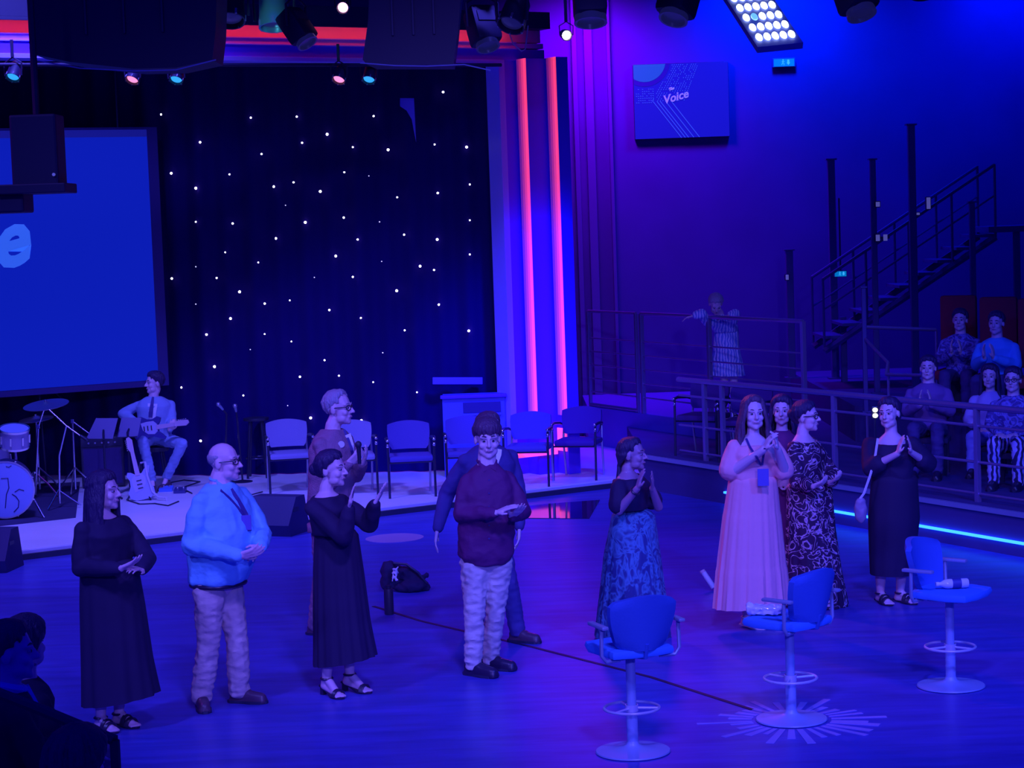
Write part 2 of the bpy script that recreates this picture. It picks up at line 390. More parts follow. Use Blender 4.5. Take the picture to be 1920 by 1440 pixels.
# ---- terrace on the right with its LED edge, walkway behind
LA = V((4.59, 18.65, 0)); LB = V((1.75, 23.9, 0)); ld = (LA - LB).normalized(); ln = V((ld.y, -ld.x, 0))
if ln.x > 0: ln = -ln                     # towards the floor
ZT = 0.42
T0 = LB - ld * 0.5; T1 = LA + ld * 7.0
M['terrace'] = mat('dark_terrace_carpet', (0.07, 0.05, 0.22), 0.85, var=0.2, vscale=2)
ter = thing('audience_terrace', 'dark raised audience terrace with blue light line along its foot', 'terrace', (0, 0, 0), kind='structure')
mb = MB(); mb.prism([T0, T1, V((10.4, T1.y, 0)), V((10.4, 30.5, 0)), V((T0.x, 30.5, 0))], (0, 0, ZT)); mb.build('slab', M['terrace'], ter, smooth=False)
mb = MB(); q = V((0, 0, 0.12)); mb.prism([LB + ld * 1.2 + ln * 0.03 + q, T1 + ln * 0.03 + q, T1 + q, LB + ld * 1.2 + q], (0, 0, 0.022)); mb.build('light_line', mat('blue_led_line', (0.3, 0.5, 1), 0.5, emit=(0.01, 0.10, 1.0), estr=7), ter, smooth=False)
mb = MB(); q = V((0, 0, ZT - 0.05)); mb.prism([T0 + ln * 0.04 + q, T1 + ln * 0.04 + q, T1 + q, T0 + q], (0, 0, 0.045)); mb.build('nosing', M['greymetal'], ter, smooth=False)
# back tier for the second row
ZT2 = 0.85
mb = MB(); s2 = LB + V((2.35, 0.95, 0)); e2 = s2 + ld * 10
mb.prism([s2 + V((0, 0, ZT)), e2 + V((0, 0, ZT)), V((10.4, e2.y, ZT)), V((10.4, 30.5, ZT)), V((s2.x, 30.5, ZT))], (0, 0, ZT2 - ZT)); mb.build('tier', M['terrace'], ter, smooth=False)
# walkway
ZW = 0.62
K0 = G(1108, 762, ZW); K1 = G(1505, 0, 0) if False else D(1505, 603, 23.9)
K1 = V((K1.x, K1.y, ZW)); kd = (K1 - K0); kd.z = 0; kd.normalize()
wk = thing('raised_walkway', 'raised walkway with plain blue front panel beside the arch', 'walkway', (0, 0, 0), kind='structure')
mb = MB(); mb.prism([V((K0.x - 0.05, K0.y, 0)), V((K1.x, K1.y, 0)), V((K1.x, 30.45, 0)), V((K0.x - 0.05, 30.45, 0))], (0, 0, ZW)); mb.build('slab', mat('walkway_panel', (0.16, 0.1, 0.55), 0.6), wk, smooth=False)
# pilasters on the wall right of the arch
for i, (px, w) in enumerate(((1086, 0.07), (1112, 0.12), (1150, 0.05))):
    p = D(px, 400, 30.42)
    tag(MB().box((p.x, 30.44, 4.5), (w, 0.12, 8.8), bev=0.01).build('trim_%d' % (3 + i), mat('purple_trim', (0.14, 0.06, 0.3), 0.6), smooth=False), ('narrow', 'wide', 'thin')[i] + ' dark vertical trim on the wall beside the arch', 'wall trim', kind='structure')
# ================================================================== people
M['skin'] = mat('skin', (0.80, 0.55, 0.60), 0.5, var=0.06, vscale=9)
M['skin2'] = mat('brown_skin', (0.42, 0.24, 0.36), 0.45, var=0.06, vscale=9)
M['hairdk'] = mat('dark_hair', (0.035, 0.02, 0.09), 0.45, bump=0.6, bscale=26, stretch=(5, 5, 0.7))
M['hairbr'] = mat('brown_hair', (0.11, 0.05, 0.12), 0.45, bump=0.6, bscale=26, stretch=(5, 5, 0.7))
M['hairgr'] = mat('grey_hair', (0.42, 0.38, 0.46), 0.55, bump=0.6, bscale=30, stretch=(4, 4, 1))
M['eye'] = mat('eye', (0.01, 0.01, 0.03), 0.15)
M['eyew'] = mat('eye_white', (0.35, 0.33, 0.45), 0.3)
M['lip'] = mat('lips', (0.48, 0.2, 0.3), 0.5)
M['lens'] = mat('glasses_frame', (0.02, 0.02, 0.05), 0.3)
M['shoeblk'] = mat('black_leather', (0.03, 0.02, 0.06), 0.35)
M['shoebrn'] = mat('brown_leather', (0.10, 0.05, 0.09), 0.4)

def skull(d):                                   # distance from skull centre along a unit direction
    a, b_, c = 0.079, 0.099, 0.092
    return 1.0 / math.sqrt((d.x / a) ** 2 + (d.y / b_) ** 2 + (d.z / c) ** 2)
def hair_cap(mb, T, style):
    th = style.get('th', 0.14); line = style.get('line', [(0, 34), (45, 24), (70, 2), (95, -18), (130, -42), (180, -48)])
    top = style.get('top', None)
    def el0(az):
        az = abs(az)
        for (a0, e0), (a1, e1) in zip(line[:-1], line[1:]):
            if a0 <= az <= a1: return e0 + (e1 - e0) * (az - a0) / (a1 - a0)
        return line[-1][1]
    rings = []
    nu, nv = 40, 26
    for j in range(nv + 1):
        el = -88 + 176 * j / nv; row = []
        for k in range(nu):
            az = -180 + 360 * k / nu
            d = V((math.cos(rad(el)) * math.sin(rad(az)), -math.cos(rad(el)) * math.cos(rad(az)), math.sin(rad(el))))
            f = (el - el0(az)) / 20.0
            if top is not None: f = min(f, (top - el) / 9.0)
            f = max(0.0, min(1.0, f))
            jit = 1 + 0.03 * noise.noise(d * 7) + style.get('rough', 0.0) * noise.noise(d * 16)
            f = f ** 0.7
            r = skull(d) * (0.86 + (0.14 + th * 0.8) * f) * (jit if f > 0 else 1)
            row.append(T(d * r + V((0, 0.012, 0.03))))
        rings.append(row)
    mb.loft(rings)
    if top is None:                             # combed locks lying on the cap
        rnd = random.Random(int(th * 1000)); az = -180.0
        while az < 180:
            e1 = el0(az) + rnd.uniform(-2, 6); dr_ = rnd.uniform(-14, 14); pts = []
            for k in range(6):
                el = 80 + (e1 - 80) * k / 5; a = az + dr_ * k / 5
                d = V((math.cos(rad(el)) * math.sin(rad(a)), -math.cos(rad(el)) * math.cos(rad(a)), math.sin(rad(el))))
                pts.append(T(d * skull(d) * (1.0 + th * (0.9 if k < 4 else 0.45 if k == 4 else 0.12) + rnd.uniform(-.015, .03)) + V((0, 0.012, 0.03))))
            mb.chain(pts, [0.007, 0.010, 0.011, 0.011, 0.010, 0.006], 6); az += rnd.uniform(7, 11)
def add_head(mb, T, s=1.0, male=True):
    mb_ell = lambda c, r: mb.loft(_ell_rings(T, c, r))
    mb_ell((0, 0.012, 0.03), (0.076, 0.095, 0.088))
    mb_ell((0, -0.03, -0.03), (0.061, 0.058, 0.085))
    j = 1.0 if male else 0.88
    mb_ell((0, -0.047, -0.085), (0.046 * j, 0.04, 0.03)); mb_ell((0, -0.07, -0.098), (0.024 * j, 0.02, 0.018))
    mb.cap(T(V((0, -0.088, 0.012))), T(V((0, -0.112, -0.026))), 0.008 * s, 0.012 * s, 8)
    for x in (-1, 1):
        mb.cap(T(V((x * 0.010, -0.098, -0.031))), T(V((x * 0.006, -0.103, -0.028))), 0.008 * s, 0.008 * s, 6)
        mb.cap(T(V((x * 0.046, -0.068, 0.026))), T(V((x * 0.012, -0.083, 0.024))), 0.011 * s, 0.010 * s, 8)
        mb_ell((x * 0.037, -0.062, -0.03), (0.024, 0.022, 0.024))
        mb_ell((x * 0.077, 0.012, -0.008), (0.010, 0.022, 0.033))
        mb_ell((x * 0.04, -0.03, -0.07), (0.022 * j, 0.04, 0.03))
    mb.cap(T(V((-0.016, -0.085, -0.060))), T(V((0.016, -0.085, -0.060))), 0.010 * s, 0.010 * s, 8)
def _ell_rings(T, c, r, nu=14, nv=9):
    rings = []
    for j in range(nv + 1):
        ph = -math.pi / 2 + math.pi * (0.02 + 0.96 * j / nv)
        rings.append([T(V((c[0] + r[0] * math.cos(ph) * math.cos(t), c[1] + r[1] * math.cos(ph) * math.sin(t), c[2] + r[2] * math.sin(ph)))) for t in [2 * math.pi * k / nu for k in range(nu)]])
    return rings
def add_hand(mb, wr, d, n, side, curl=0.25, s=1.0, spread=0.06):
    d = d.normalized(); n = (n - d * n.dot(d)).normalized(); u = d.cross(n).normalized() * side   # u: towards the thumb
    for k in (-1, 0, 1):
        mb.cap(wr + u * 0.016 * k * s, wr + d * 0.085 * s + u * 0.024 * k * s, 0.015 * s, 0.0135 * s, 8)
    for i, ln_ in enumerate((0.88, 1.0, 0.95, 0.74)):
        off = (1.5 - i) * 0.0205 * s
        kn = wr + d * (0.088 - 0.004 * abs(i - 1)) * s + u * off
        a1 = curl * 0.7; a2 = curl * 1.7; a3 = curl * 2.4
        base = (d + u * (1.5 - i) * spread).normalized()
        p = kn; r0 = 0.0092 * s
        for a, l in ((a1, 0.042), (a2, 0.026), (a3, 0.020)):
            q = p + (base * math.cos(a) + n * math.sin(a)) * l * ln_ * s
            mb.cap(p, q, r0, r0 * 0.93, 7); p = q; r0 *= 0.93
    t0 = wr + d * 0.025 * s + u * 0.026 * s; t1 = t0 + (d * 0.7 + u * 0.75 + n * 0.25).normalized() * 0.04 * s; t2 = t1 + (d * 0.95 + u * 0.2 + n * 0.25).normalized() * 0.032 * s
    mb.cap(t0, t1, 0.014 * s, 0.011 * s, 8); mb.cap(t1, t2, 0.0105 * s, 0.009 * s, 8)

MALE = [(-0.16, .105, .085, 0), (0, .165, .118, 0), (.22, .158, .110, -.005), (.5, .165, .115, -.01), (.76, .182, .118, -.008), (.90, .145, .092, 0), (1.0, .062, .058, 0)]
FEM = [(-0.16, .11, .095, 0), (0, .172, .122, 0), (.3, .135, .10, -.005), (.55, .142, .108, -.012), (.72, .150, .115, -.02), (.90, .115, .080, 0), (1.0, .052, .050, 0)]

class P: pass
def person(label, foot, yaw, head, neck, hip, arms, legs, hyaw=None, hpitch=0.0, hroll=0.0, hs=1.0, male=True, sw=None, tw=None, tscale=1.0, z=0.0, depth=None,
           skin='skin', hair=None, hairmat='hairdk', extra_hair=None, glasses=False, body_group=None, hands=True, smile=True, vox=0.0068, toes=None, shoe=None, arm_r=1.0, leg_r=1.0, toe_yaw=None, feet=True, neck_r=1.0, facebits=True, ankz=0.085, skirted=False):
    p = P()
    B = G(foot[0], foot[1], z) if depth is None else D(foot[0], foot[1], depth)
    p.B = B; Y0 = B.y; p.Y0 = Y0; p.z = z
    root = thing('person', label, 'person', (B.x, B.y, z), 0.0, body_group); p.root = root; p.org = V((B.x, B.y, z))
    def w(q): return q if isinstance(q, Vector) else D(q[0], q[1], Y0 + (q[2] if len(q) > 2 else 0.0))
    p.w = w
    th = rad(yaw); p.bx = V((math.cos(th), math.sin(th), 0)); p.fw = V((math.sin(th), -math.cos(th), 0))
    hy = rad(yaw if hyaw is None else hyaw)
    HR = Rz(hy) @ Rx(rad(hpitch)) @ Ry(rad(hroll)); hc = w(head)
    def T(q): return hc + HR @ (q * hs)
    p.T = T; p.hc = hc; p.HR = HR; p.hs = hs
    nb = w(neck); hp = w(hip); p.nb = nb; p.hp = hp
    sw = sw or (0.185 if male else 0.162); prof = tw or (MALE if male else FEM); p.prof = prof
    p.tscale = tscale
    def torso(mb, k0, t0=-9, t1=9, ease=0.0, bare=False):
        rings = []
        ax = nb - hp
        pr_ = [q for q in prof if t0 <= q[0] <= t1]
        def at_t(t):
            for a, c in zip(prof[:-1], prof[1:]):
                if a[0] <= t <= c[0]: return tuple(a[j] + (c[j] - a[j]) * (t - a[0]) / (c[0] - a[0]) for j in range(4))
        if t0 > prof[0][0] and (not pr_ or pr_[0][0] > t0 + .005): pr_ = [at_t(t0)] + pr_
        if t1 < prof[-1][0] and pr_[-1][0] < t1 - .005: pr_ = pr_ + [at_t(t1)]
        # smooth interpolation
        fine = []
        for a, c in zip(pr_[:-1], pr_[1:]):
            for i in range(3): fine.append([a[j] + (c[j] - a[j]) * i / 3 for j in range(4)])
        fine.append(list(pr_[-1]))
        for (t, hw, hd, fo) in fine:
            k = k0 + (0.95 - k0) * max(0.0, min(1.0, (t - 0.62) / 0.2)) if bare else k0
            c = hp + ax * t - p.fw * (fo * 1.0) * -1 * -1
            row = []
            for k2 in range(24):
                a = 2 * math.pi * k2 / 24; ca, sa = math.cos(a), math.sin(a)
                e = 0.8
                row.append(c + p.bx * (math.copysign(abs(ca) ** e, ca) * (hw * tscale * k + ease)) + p.fw * (math.copysign(abs(sa) ** e, sa) * (hd * tscale * k + ease)))
            rings.append(row)
        mb.loft(rings)
    p.torso = torso
    p.sh = [nb - p.bx * sw + V((0, 0, -0.11 if male else -.095)), nb + p.bx * sw + V((0, 0, -0.11 if male else -.095))]
    p.el = [w(a['el']) for a in arms]; p.wr = [w(a['wr']) for a in arms]; p.tip = [w(a['tip']) for a in arms]
    p.arms = arms
    p.hj = [hp - p.bx * 0.088 * tscale + V((0, 0, -0.06)), hp + p.bx * 0.088 * tscale + V((0, 0, -0.06))]
    p.an = [w(l[0]) if (isinstance(l[0], Vector) or len(l[0]) > 2) else G(l[0][0], l[0][1], z) + V((0, 0, ankz)) for l in legs]
    p.kn = [w(l[1]) if len(l) > 1 else p.hj[i].lerp(p.an[i], 0.5) + p.fw * 0.03 for i, l in enumerate(legs)]
    p.toe_yaw = toe_yaw or [yaw, yaw]
    mb = MB()
    add_head(mb, T, hs, male)
    cb = T(V((0, 0.02, -0.07)))
    nr = (0.058 if male else 0.047) * neck_r
    mb.chain([cb, nb + V((0, 0, 0.02)), nb + V((0, 0, -0.07))], [nr, nr * 1.05, nr * 1.35])
    torso(mb, 0.62 if skirted else 0.74, bare=not male)
    for i in (0, 1):
        a = arms[i]; k = arm_r
        mb.chain([p.sh[i], p.el[i]], [0.041 * k, 0.038 * k]); mb.chain([p.el[i], p.wr[i]], [0.039 * k, 0.025 * k])
        mb.cap(nb + V((0, 0, -0.08)), p.sh[i], 0.036, 0.036)
        if hands:
            dv = p.tip[i] - p.wr[i]
            nrm_ = V(a.get('n', (0, -1, 0))); add_hand(mb, p.wr[i], dv, nrm_, a.get('side', 1 if i == 0 else -1), a.get('curl', 0.3), a.get('s', 1.0) * (1.0 if male else 0.92), a.get('spread', 0.05))
        mb.cap(p.hj[i] if not skirted else p.hj[i].lerp(p.hp, .45), p.kn[i], (0.045 if skirted else 0.078) * leg_r, (0.044 if skirted else 0.052) * leg_r)
        mid = p.kn[i].lerp(p.an[i], 0.35) - V((math.sin(th), -math.cos(th), 0)) * 0.012
        mb.chain([p.kn[i], mid, p.an[i]], [0.052 * leg_r, 0.052 * leg_r, 0.033 * leg_r])
        if feet:
            ty = rad(p.toe_yaw[i]); tf = V((math.sin(ty), -math.cos(ty), 0))
            hl = p.an[i].copy(); fl = z + 0.032
            heel = V((hl.x, hl.y, max(fl, hl.z - 0.06))) - tf * 0.03
            ball = V((hl.x, hl.y, fl - 0.004)) + tf * 0.115
            mb.cap(p.an[i], heel, 0.033, 0.03); mb.cap(heel, ball, 0.03, 0.03); mb.cap(p.an[i], ball, 0.03, 0.028)
            side_ = V((tf.y, -tf.x, 0))
            for kk in range(5):
                mb.cap(ball + side_ * (kk - 2) * 0.014, ball + tf * (0.055 - 0.006 * abs(kk - 1)) + side_ * (kk - 2) * 0.016 - V((0, 0, 0.012)), 0.013, 0.010, 6)
    me = remesh(mb, vox, 3, p.org)
    p.body = link('body', me, M[skin], root)
    if facebits:
        for x in (-1, 1):
            e = MB(); e.loft(_ell_rings(T, (x * 0.031, -0.0765, 0.004), (0.0125, 0.0115, 0.0055), 10, 6)); e.build('eye', M['eyew'], root, p.org)
            e = MB(); e.loft(_ell_rings(T, (x * 0.030, -0.0855, 0.004), (0.0068, 0.004, 0.0062), 8, 6)); e.build('iris', M['eye'], root, p.org)
            e = MB(); e.tube([T(V((x * 0.014, -0.0905, 0.031))), T(V((x * 0.032, -0.0850, 0.036))), T(V((x * 0.048, -0.0720, 0.029)))], [0.004 * hs * (1 if male else .7), 0.0045 * hs * (1 if male else .7), 0.002 * hs], 6); e.build('eyebrow', M[hairmat], root, p.org)
        e = MB()
        if smile:
            e.tube([T(V((-0.026, -0.082, -0.053))), T(V((-0.012, -0.0925, -0.0605))), T(V((0, -0.0955, -0.062))), T(V((0.012, -0.0925, -0.0605))), T(V((0.026, -0.082, -0.053)))], [0.002, 0.0045, 0.005, 0.0045, 0.002], 8)
        else:
            e.tube([T(V((-0.022, -0.0855, -0.061))), T(V((0, -0.0955, -0.060))), T(V((0.022, -0.0855, -0.061)))], [0.002, 0.0065, 0.002], 8)
        e.build('lips', M['lip'], root, p.org)
    if hair is not None:
        hb = MB(); hair_cap(hb, T, hair)
        if extra_hair: extra_hair(hb, p)
        p.hair = link('hair', remesh(hb, 0.006, 1, p.org), M[hairmat], root)
    if glasses:
        g = MB()
        for x in (-1, 1):
            pts = [T(V((x * 0.032 + 0.024 * math.cos(a), -0.1 + 0.018 * abs(x * 0.032 + 0.024 * math.cos(a)) / 0.056, 0.004 + 0.018 * math.sin(a)))) for a in [2 * math.pi * k / 14 for k in range(15)]]
            g.tube(pts, 0.0035, 6)
            g.tube([T(V((x * 0.056, -0.083, 0.010))), T(V((x * 0.082, -0.01, 0.008))), T(V((x * 0.080, 0.03, -0.005)))], 0.0035, 6)
        g.tube([T(V((-0.01, -0.102, 0.008))), T(V((0.01, -0.102, 0.008)))], 0.0035, 6)
        g.build('glasses', M['lens'], root, p.org)
    return p

def strands(starts, n, r, jitter=0.012, seed=1):     # locks that follow a list of guide polylines
    rnd = random.Random(seed)
    def f(hb, p):
        for pl in starts(p):
            for k in range(n):
                j = V((rnd.uniform(-1, 1), rnd.uniform(-1, 1), rnd.uniform(-1, 1))) * jitter
                q = [v + j * (0.4 + i * 0.3) for i, v in enumerate(pl)]
                hb.chain(q, [r * (1 - 0.55 * i / (len(q) - 1)) for i in range(len(q))], 7)
    return f

def garment_top(p, m, name='shirt', ease=0.012, sleeve=1.0, t0=-9, cuff=0.0, loose=0.0, neck=True, wr=0.006, vox=0.011, wf=8, hem_ext=None, sleeve_r=1.0, scoop=None):
    mb = MB(); p.torso(mb, 1.0, t0, scoop or 9, ease)
    if hem_ext:                                        # lower edge given as (drop, halfwidth, halfdepth)
        dz, hw, hd = hem_ext; c0 = p.hp + (p.nb - p.hp) * max(t0, -0.16)
        rings = []
        for k in (0, 0.5, 1.0):
            rings.append([c0 - V((0, 0, dz * k)) + p.bx * math.cos(a) * hw + p.fw * math.sin(a) * hd for a in [2 * math.pi * i / 24 for i in range(24)]])
        mb.loft(rings)
    for i in (0, 1):
        S, E, Wt = p.sh[i], p.el[i], p.wr[i]
        mb.cap(p.nb + V((0, 0, -0.07)) if not scoop else (p.nb + V((0, 0, -0.075))).lerp(S, .55), S, 0.052 if not scoop else .042, 0.048 + ease * .6)
        k = sleeve_r
        if sleeve >= 1.0:
            mb.chain([S, S.lerp(E, 0.5), E], [(0.050 + loose * .4) * k, (0.053 + loose) * k, (0.049 + loose) * k])
            mb.chain([E, E.lerp(Wt, 0.5), E.lerp(Wt, 0.93)], [(0.050 + loose) * k, (0.046 + loose * .8) * k, (0.036 + loose * 0.5) * k])
        elif sleeve > 0:
            t = sleeve * 2
            if t <= 1: mb.chain([S, S.lerp(E, t)], [(0.052 + loose * .5) * k, (0.054 + loose * 1.3) * k])
            else: mb.chain([S, E, E.lerp(Wt, t - 1)], [(0.052 + loose * .5) * k, (0.052 + loose) * k, (0.048 + loose) * k])
    o = link(name, remesh(mb, vox, 3, p.org, wrinkle=wr, wf=wf), m, p.root)
    return o
def garment_trousers(p, m, r=1.0, wr=0.008, name='trousers', top_t=0.12, vox=0.011, flare=1.0):
    mb = MB()
    p.torso(mb, 0.97, -0.17, top_t, 0.0) if len([q for q in p.prof if -0.17 <= q[0] <= top_t]) > 1 else None
    for i in (0, 1):
        H, K, A = p.hj[i], p.kn[i], p.an[i]
        mb.cap(p.hp + V((0, 0, -.03)), H, 0.10 * p.tscale, 0.098 * r)
        mb.chain([H, H.lerp(K, .5), K], [0.100 * r, 0.086 * r, 0.070 * r]); mb.chain([K, K.lerp(A, 0.5), A + V((0, 0, 0.0))], [0.070 * r, 0.066 * r * flare, 0.060 * r * flare])
    return link(name, remesh(mb, vox, 3, p.org, wrinkle=wr, wf=10, ws=(1, 1, 1.9)), m, p.root)
def skirt(p, levels, m, name='skirt', folds=14, amp=0.05, dr=0.82, seed=0, dd=0.0, tiers=()):
    rnd = random.Random(seed); ph = [rnd.uniform(0, 6.28) for _ in range(4)]
    n = 120; N_ = 34; rings = []
    lv = [(p.w((l[1], l[0], dd)), p.w((l[2], l[0 if len(l) < 4 else 3], dd))) for l in levels]
    for i in range(N_ + 1):
        t = i / N_ * (len(lv) - 1); k = min(int(t), len(lv) - 2); f = t - k; f2 = f * f * (3 - 2 * f) if len(lv) > 3 else f
        a = lv[k][0].lerp(lv[k + 1][0], f); c = lv[k][1].lerp(lv[k + 1][1], f)
        ctr = (a + c) / 2; hw = (c - a).length / 2; zt = (c.z - a.z) / 2
        row = []; g = i / N_
        for q in range(n):
            an = 2 * math.pi * q / n
            fo = math.sin(folds * an + ph[0] + 0.8 * math.sin(3 * an + ph[1])) * 0.6 + math.sin(folds * 1.7 * an + ph[2] + 2 * g) * 0.4
            mult = 1 + amp * (0.15 + 0.85 * g) * fo
            for tt in tiers:
                if g > tt: mult += 0.016
            row.append(ctr + V((math.cos(an) * hw * mult, math.sin(an) * hw * dr * mult, zt * math.cos(an))))
        rings.append(row)
    c = sum(rings[0], V()) / n
    rings = [[c + (q - c) * 0.55 + V((0, 0, 0.05)) for q in rings[0]], [c + (q - c) * 0.86 + V((0, 0, 0.03)) for q in rings[0]]] + rings
    last = rings[-1]; c = sum(last, V()) / n
    rings.append([c + (q - c) * 0.93 + V((0, 0, 0.03)) for q in last]); rings.append([c + (q - c) * 0.6 + V((0, 0, 0.25)) for q in last])
    mb = MB(); mb.loft(rings)
    return mb.build(name, m, p.root, p.org)
def shoes(p, kind, m, s=1.0):
    for i in (0, 1):
        ty = rad(p.toe_yaw[i]); tf = V((math.sin(ty), -math.cos(ty), 0)); sd = V((tf.y, -tf.x, 0)); a = p.an[i]; z = p.z
        g = V((a.x, a.y, z))
        mb = MB()
        if kind == 'shoe':
            mb.cap(g - tf * 0.03 + V((0, 0, 0.055)), g + tf * 0.06 + V((0, 0, 0.055)), 0.042 * s, 0.043 * s); mb.cap(g + tf * 0.05 + V((0, 0, 0.045)), g + tf * 0.16 * s + V((0, 0, 0.036)), 0.046 * s, 0.038 * s)
            mb.cap(a + V((0, 0, 0.005)), g + V((0, 0, 0.06)), 0.042 * s, 0.042 * s)
            for x in (-1, 1):
                mb.cap(g - tf * 0.045 + sd * x * .012 + V((0, 0, .018)), g + tf * 0.17 * s + sd * x * .014 + V((0, 0, .018)), 0.030 * s, 0.030 * s)
            me = remesh(mb, 0.008, 3, p.org)
            for q in me.vertices: q.co.z = max(q.co.z, 0.002)
            o = link('shoe', me, m, p.root)
            so = MB(); out = [g + tf * x + sd * y + V((0, 0, 0.001)) for (x, y) in ((-.085, -.02), (-.06, -.04), (.02, -.042), (.10, -.052), (.17, -.045), (.205, -.015), (.205, .015), (.17, .045), (.10, .052), (.02, .042), (-.06, .04), (-.085, .02))]
            so.prism([q for q in out], (0, 0, 0.018)); so.build('sole', M['black'], o, p.org, smooth=False)
        else:                                        # sandals: sole, straps, heel
            hh = 0.055 if kind == 'heel' else 0.012
            out = [(-.065, -.024), (0.02, -.026), (.09, -.042), (.15, -.040), (.185, -.012), (.185, .012), (.15, .040), (.09, .042), (.02, .026), (-.065, .024)]
            prof = lambda x: hh * max(0, min(1, (0.07 - x) / 0.10)) + 0.002
            top = [g + tf * x + sd * y + V((0, 0, prof(x) + 0.012)) for x, y in out]; bot = [g + tf * x + sd * y + V((0, 0, prof(x))) for x, y in out]
            n = len(out); so = MB(); so.add(top + bot, [tuple(range(n)), tuple(reversed(range(n, 2 * n)))] + [(k, k + n, (k + 1) % n + n, (k + 1) % n) for k in range(n)])
            if kind == 'heel': so.prism([g - tf * 0.06 + sd * 0.018, g - tf * 0.06 - sd * 0.018, g - tf * 0.03 - sd * 0.015, g - tf * 0.03 + sd * 0.015], (0, 0, hh + 0.005))
            o = so.build('sandal', m, p.root, p.org)
            stp = MB()
            for (x0, wdt, hz) in ((0.115, 0.046, 0.062), (0.075, 0.044, 0.078)) if kind != 'heel' else ((0.125, 0.044, 0.058),):
                for e in (-0.012, 0, 0.012):
                    stp.tube([g + tf * (x0 + e) + sd * (-wdt * math.cos(t)) + V((0, 0, 0.012 + (hz - 0.012) * math.sin(t))) for t in [math.pi * k / 8 for k in range(9)]], 0.007, 6)
            stp.tube([a + V((0, 0, -0.005)) + tf * 0.04 * math.cos(t) + sd * 0.04 * math.sin(t) for t in [2 * math.pi * k / 12 for k in range(13)]], 0.008, 6)
            stp.tube([a - tf * 0.038 + V((0, 0, -0.005)), g - tf * 0.055 + V((0, 0, prof(-.05) + 0.01))], 0.010, 6)
            stp.build('strap', m, o, p.org)
from mathutils.bvhtree import BVHTree
def hit(objs, px, py, off=0.004):            # the point on a garment seen at a pixel, lifted off the cloth
    best = None; d = ray(px, py).normalized()
    for o in objs:
        org = o.parent.location if o.parent else V((0, 0, 0))
        bv = BVHTree.FromPolygons([q.co + org for q in o.data.vertices], [f.vertices[:] for f in o.data.polygons])
        h = bv.ray_cast(CAM, d)
        if h[0] is not None and (best is None or h[3] < best[1]): best = (h[0], h[3], h[1])
    if best is None: return None
    return best[0] - d * off
def band(p, objs, pts, wpx, m, name, th=0.004, off=0.005):      # a ribbon that follows the cloth
    L_, R_ = [], []
    for i, (x, y) in enumerate(pts):
        a = pts[max(i - 1, 0)]; c = pts[min(i + 1, len(pts) - 1)]; dx, dy = c[0] - a[0], c[1] - a[1]; l = math.hypot(dx, dy) or 1
        ww = wpx[i] if isinstance(wpx, (list, tuple)) else wpx
        h = hit(objs, x, y, off)
        if h is None: continue
        L_.append(D(x - dy / l * ww / 2, y + dx / l * ww / 2, h.y)); R_.append(D(x + dy / l * ww / 2, y - dx / l * ww / 2, h.y))
    if len(L_) < 2: return None
    n = len(L_); up = V((0, -th, 0)); mb = MB()
    vs_ = L_ + R_ + [q + up for q in L_] + [q + up for q in R_]; fs = []
    for i in range(n - 1):
        fs += [(i, i + 1, n + i + 1, n + i), (2 * n + i, 3 * n + i, 3 * n + i + 1, 2 * n + i + 1), (i, 2 * n + i, 2 * n + i + 1, i + 1), (n + i, n + i + 1, 3 * n + i + 1, 3 * n + i)]
    fs += [(0, n, 3 * n, 2 * n), (n - 1, 3 * n - 1, 4 * n - 1, 2 * n - 1)]
    mb.add(vs_, fs); return mb.build(name, m, p.root, p.org, smooth=False)
def long_hair(length, az0=75, step=13, r=0.016, wave=0.012, spread=1.0, seed=3):
    rnd = random.Random(seed)
    def f(hb, p):
        az = az0
        while az <= 360 - az0:
            a = rad(az); d = V((math.sin(a), -math.cos(a), 0))
            pl = [p.T(V((d.x * 0.075, d.y * 0.092 + 0.012, 0.06))), p.T(V((d.x * 0.090, d.y * 0.106 + 0.012, 0.0))), p.T(V((d.x * 0.094 * spread, d.y * 0.108 + 0.015, -0.07)))]
            q = pl[-1]; wd = p.HR @ d
            for k in range(1, 5):
                pl.append(q + V((0, 0, -length * k / 4)) + wd * (0.012 * k * (spread - 0.6)) + V((rnd.uniform(-1, 1), rnd.uniform(-1, 1), 0)) * wave)
            hb.chain(pl, [r, r, r * 1.05, r, r * .95, r * .85, r * .5], 7)
            az += step
    return f
def bun(c, r):
    def f(hb, p):
        hb.ell(p.T(V(c)), (r, r, r)); hb.ell(p.T(V((0, 0.075, 0.0))), (0.06 * p.hs, 0.05 * p.hs, 0.06 * p.hs))
    return f
M['blackcloth'] = mat('black_dress_cloth', (0.022, 0.012, 0.065), 0.85, var=0.2, vscale=5)
M['blackcloth2'] = mat('black_crepe', (0.02, 0.008, 0.06), 0.8, var=0.2, vscale=5)
M['bshirt'] = mat('light_blue_shirt', (0.20, 0.66, 0.92), 0.75, bump=0.6, bscale=9, stretch=(1, 1, 1.4))
M['khaki'] = mat('khaki_trousers', (0.62, 0.50, 0.46), 0.8, bump=0.6, bscale=9, stretch=(1, 1, 1.6))
M['khaki2'] = mat('stone_chinos', (0.68, 0.62, 0.54), 0.8, bump=0.6, bscale=9, stretch=(1, 1, 1.6))
M['plum'] = mat('plum_shirt', (0.13, 0.015, 0.12), 0.75, bump=0.6, bscale=9, stretch=(1, 1, 1.3))
M['tweed'] = mat('brown_tweed', (0.36, 0.19, 0.27), 0.9, bump=0.4, bscale=90, var=0.15, vscale=30)
M['navy'] = mat('navy_suit', (0.07, 0.05, 0.24), 0.8, bump=0.15, bscale=20)
M['pink'] = mat('pink_dress', (1.0, 0.44, 0.48), 0.8, bump=0.15, bscale=18)
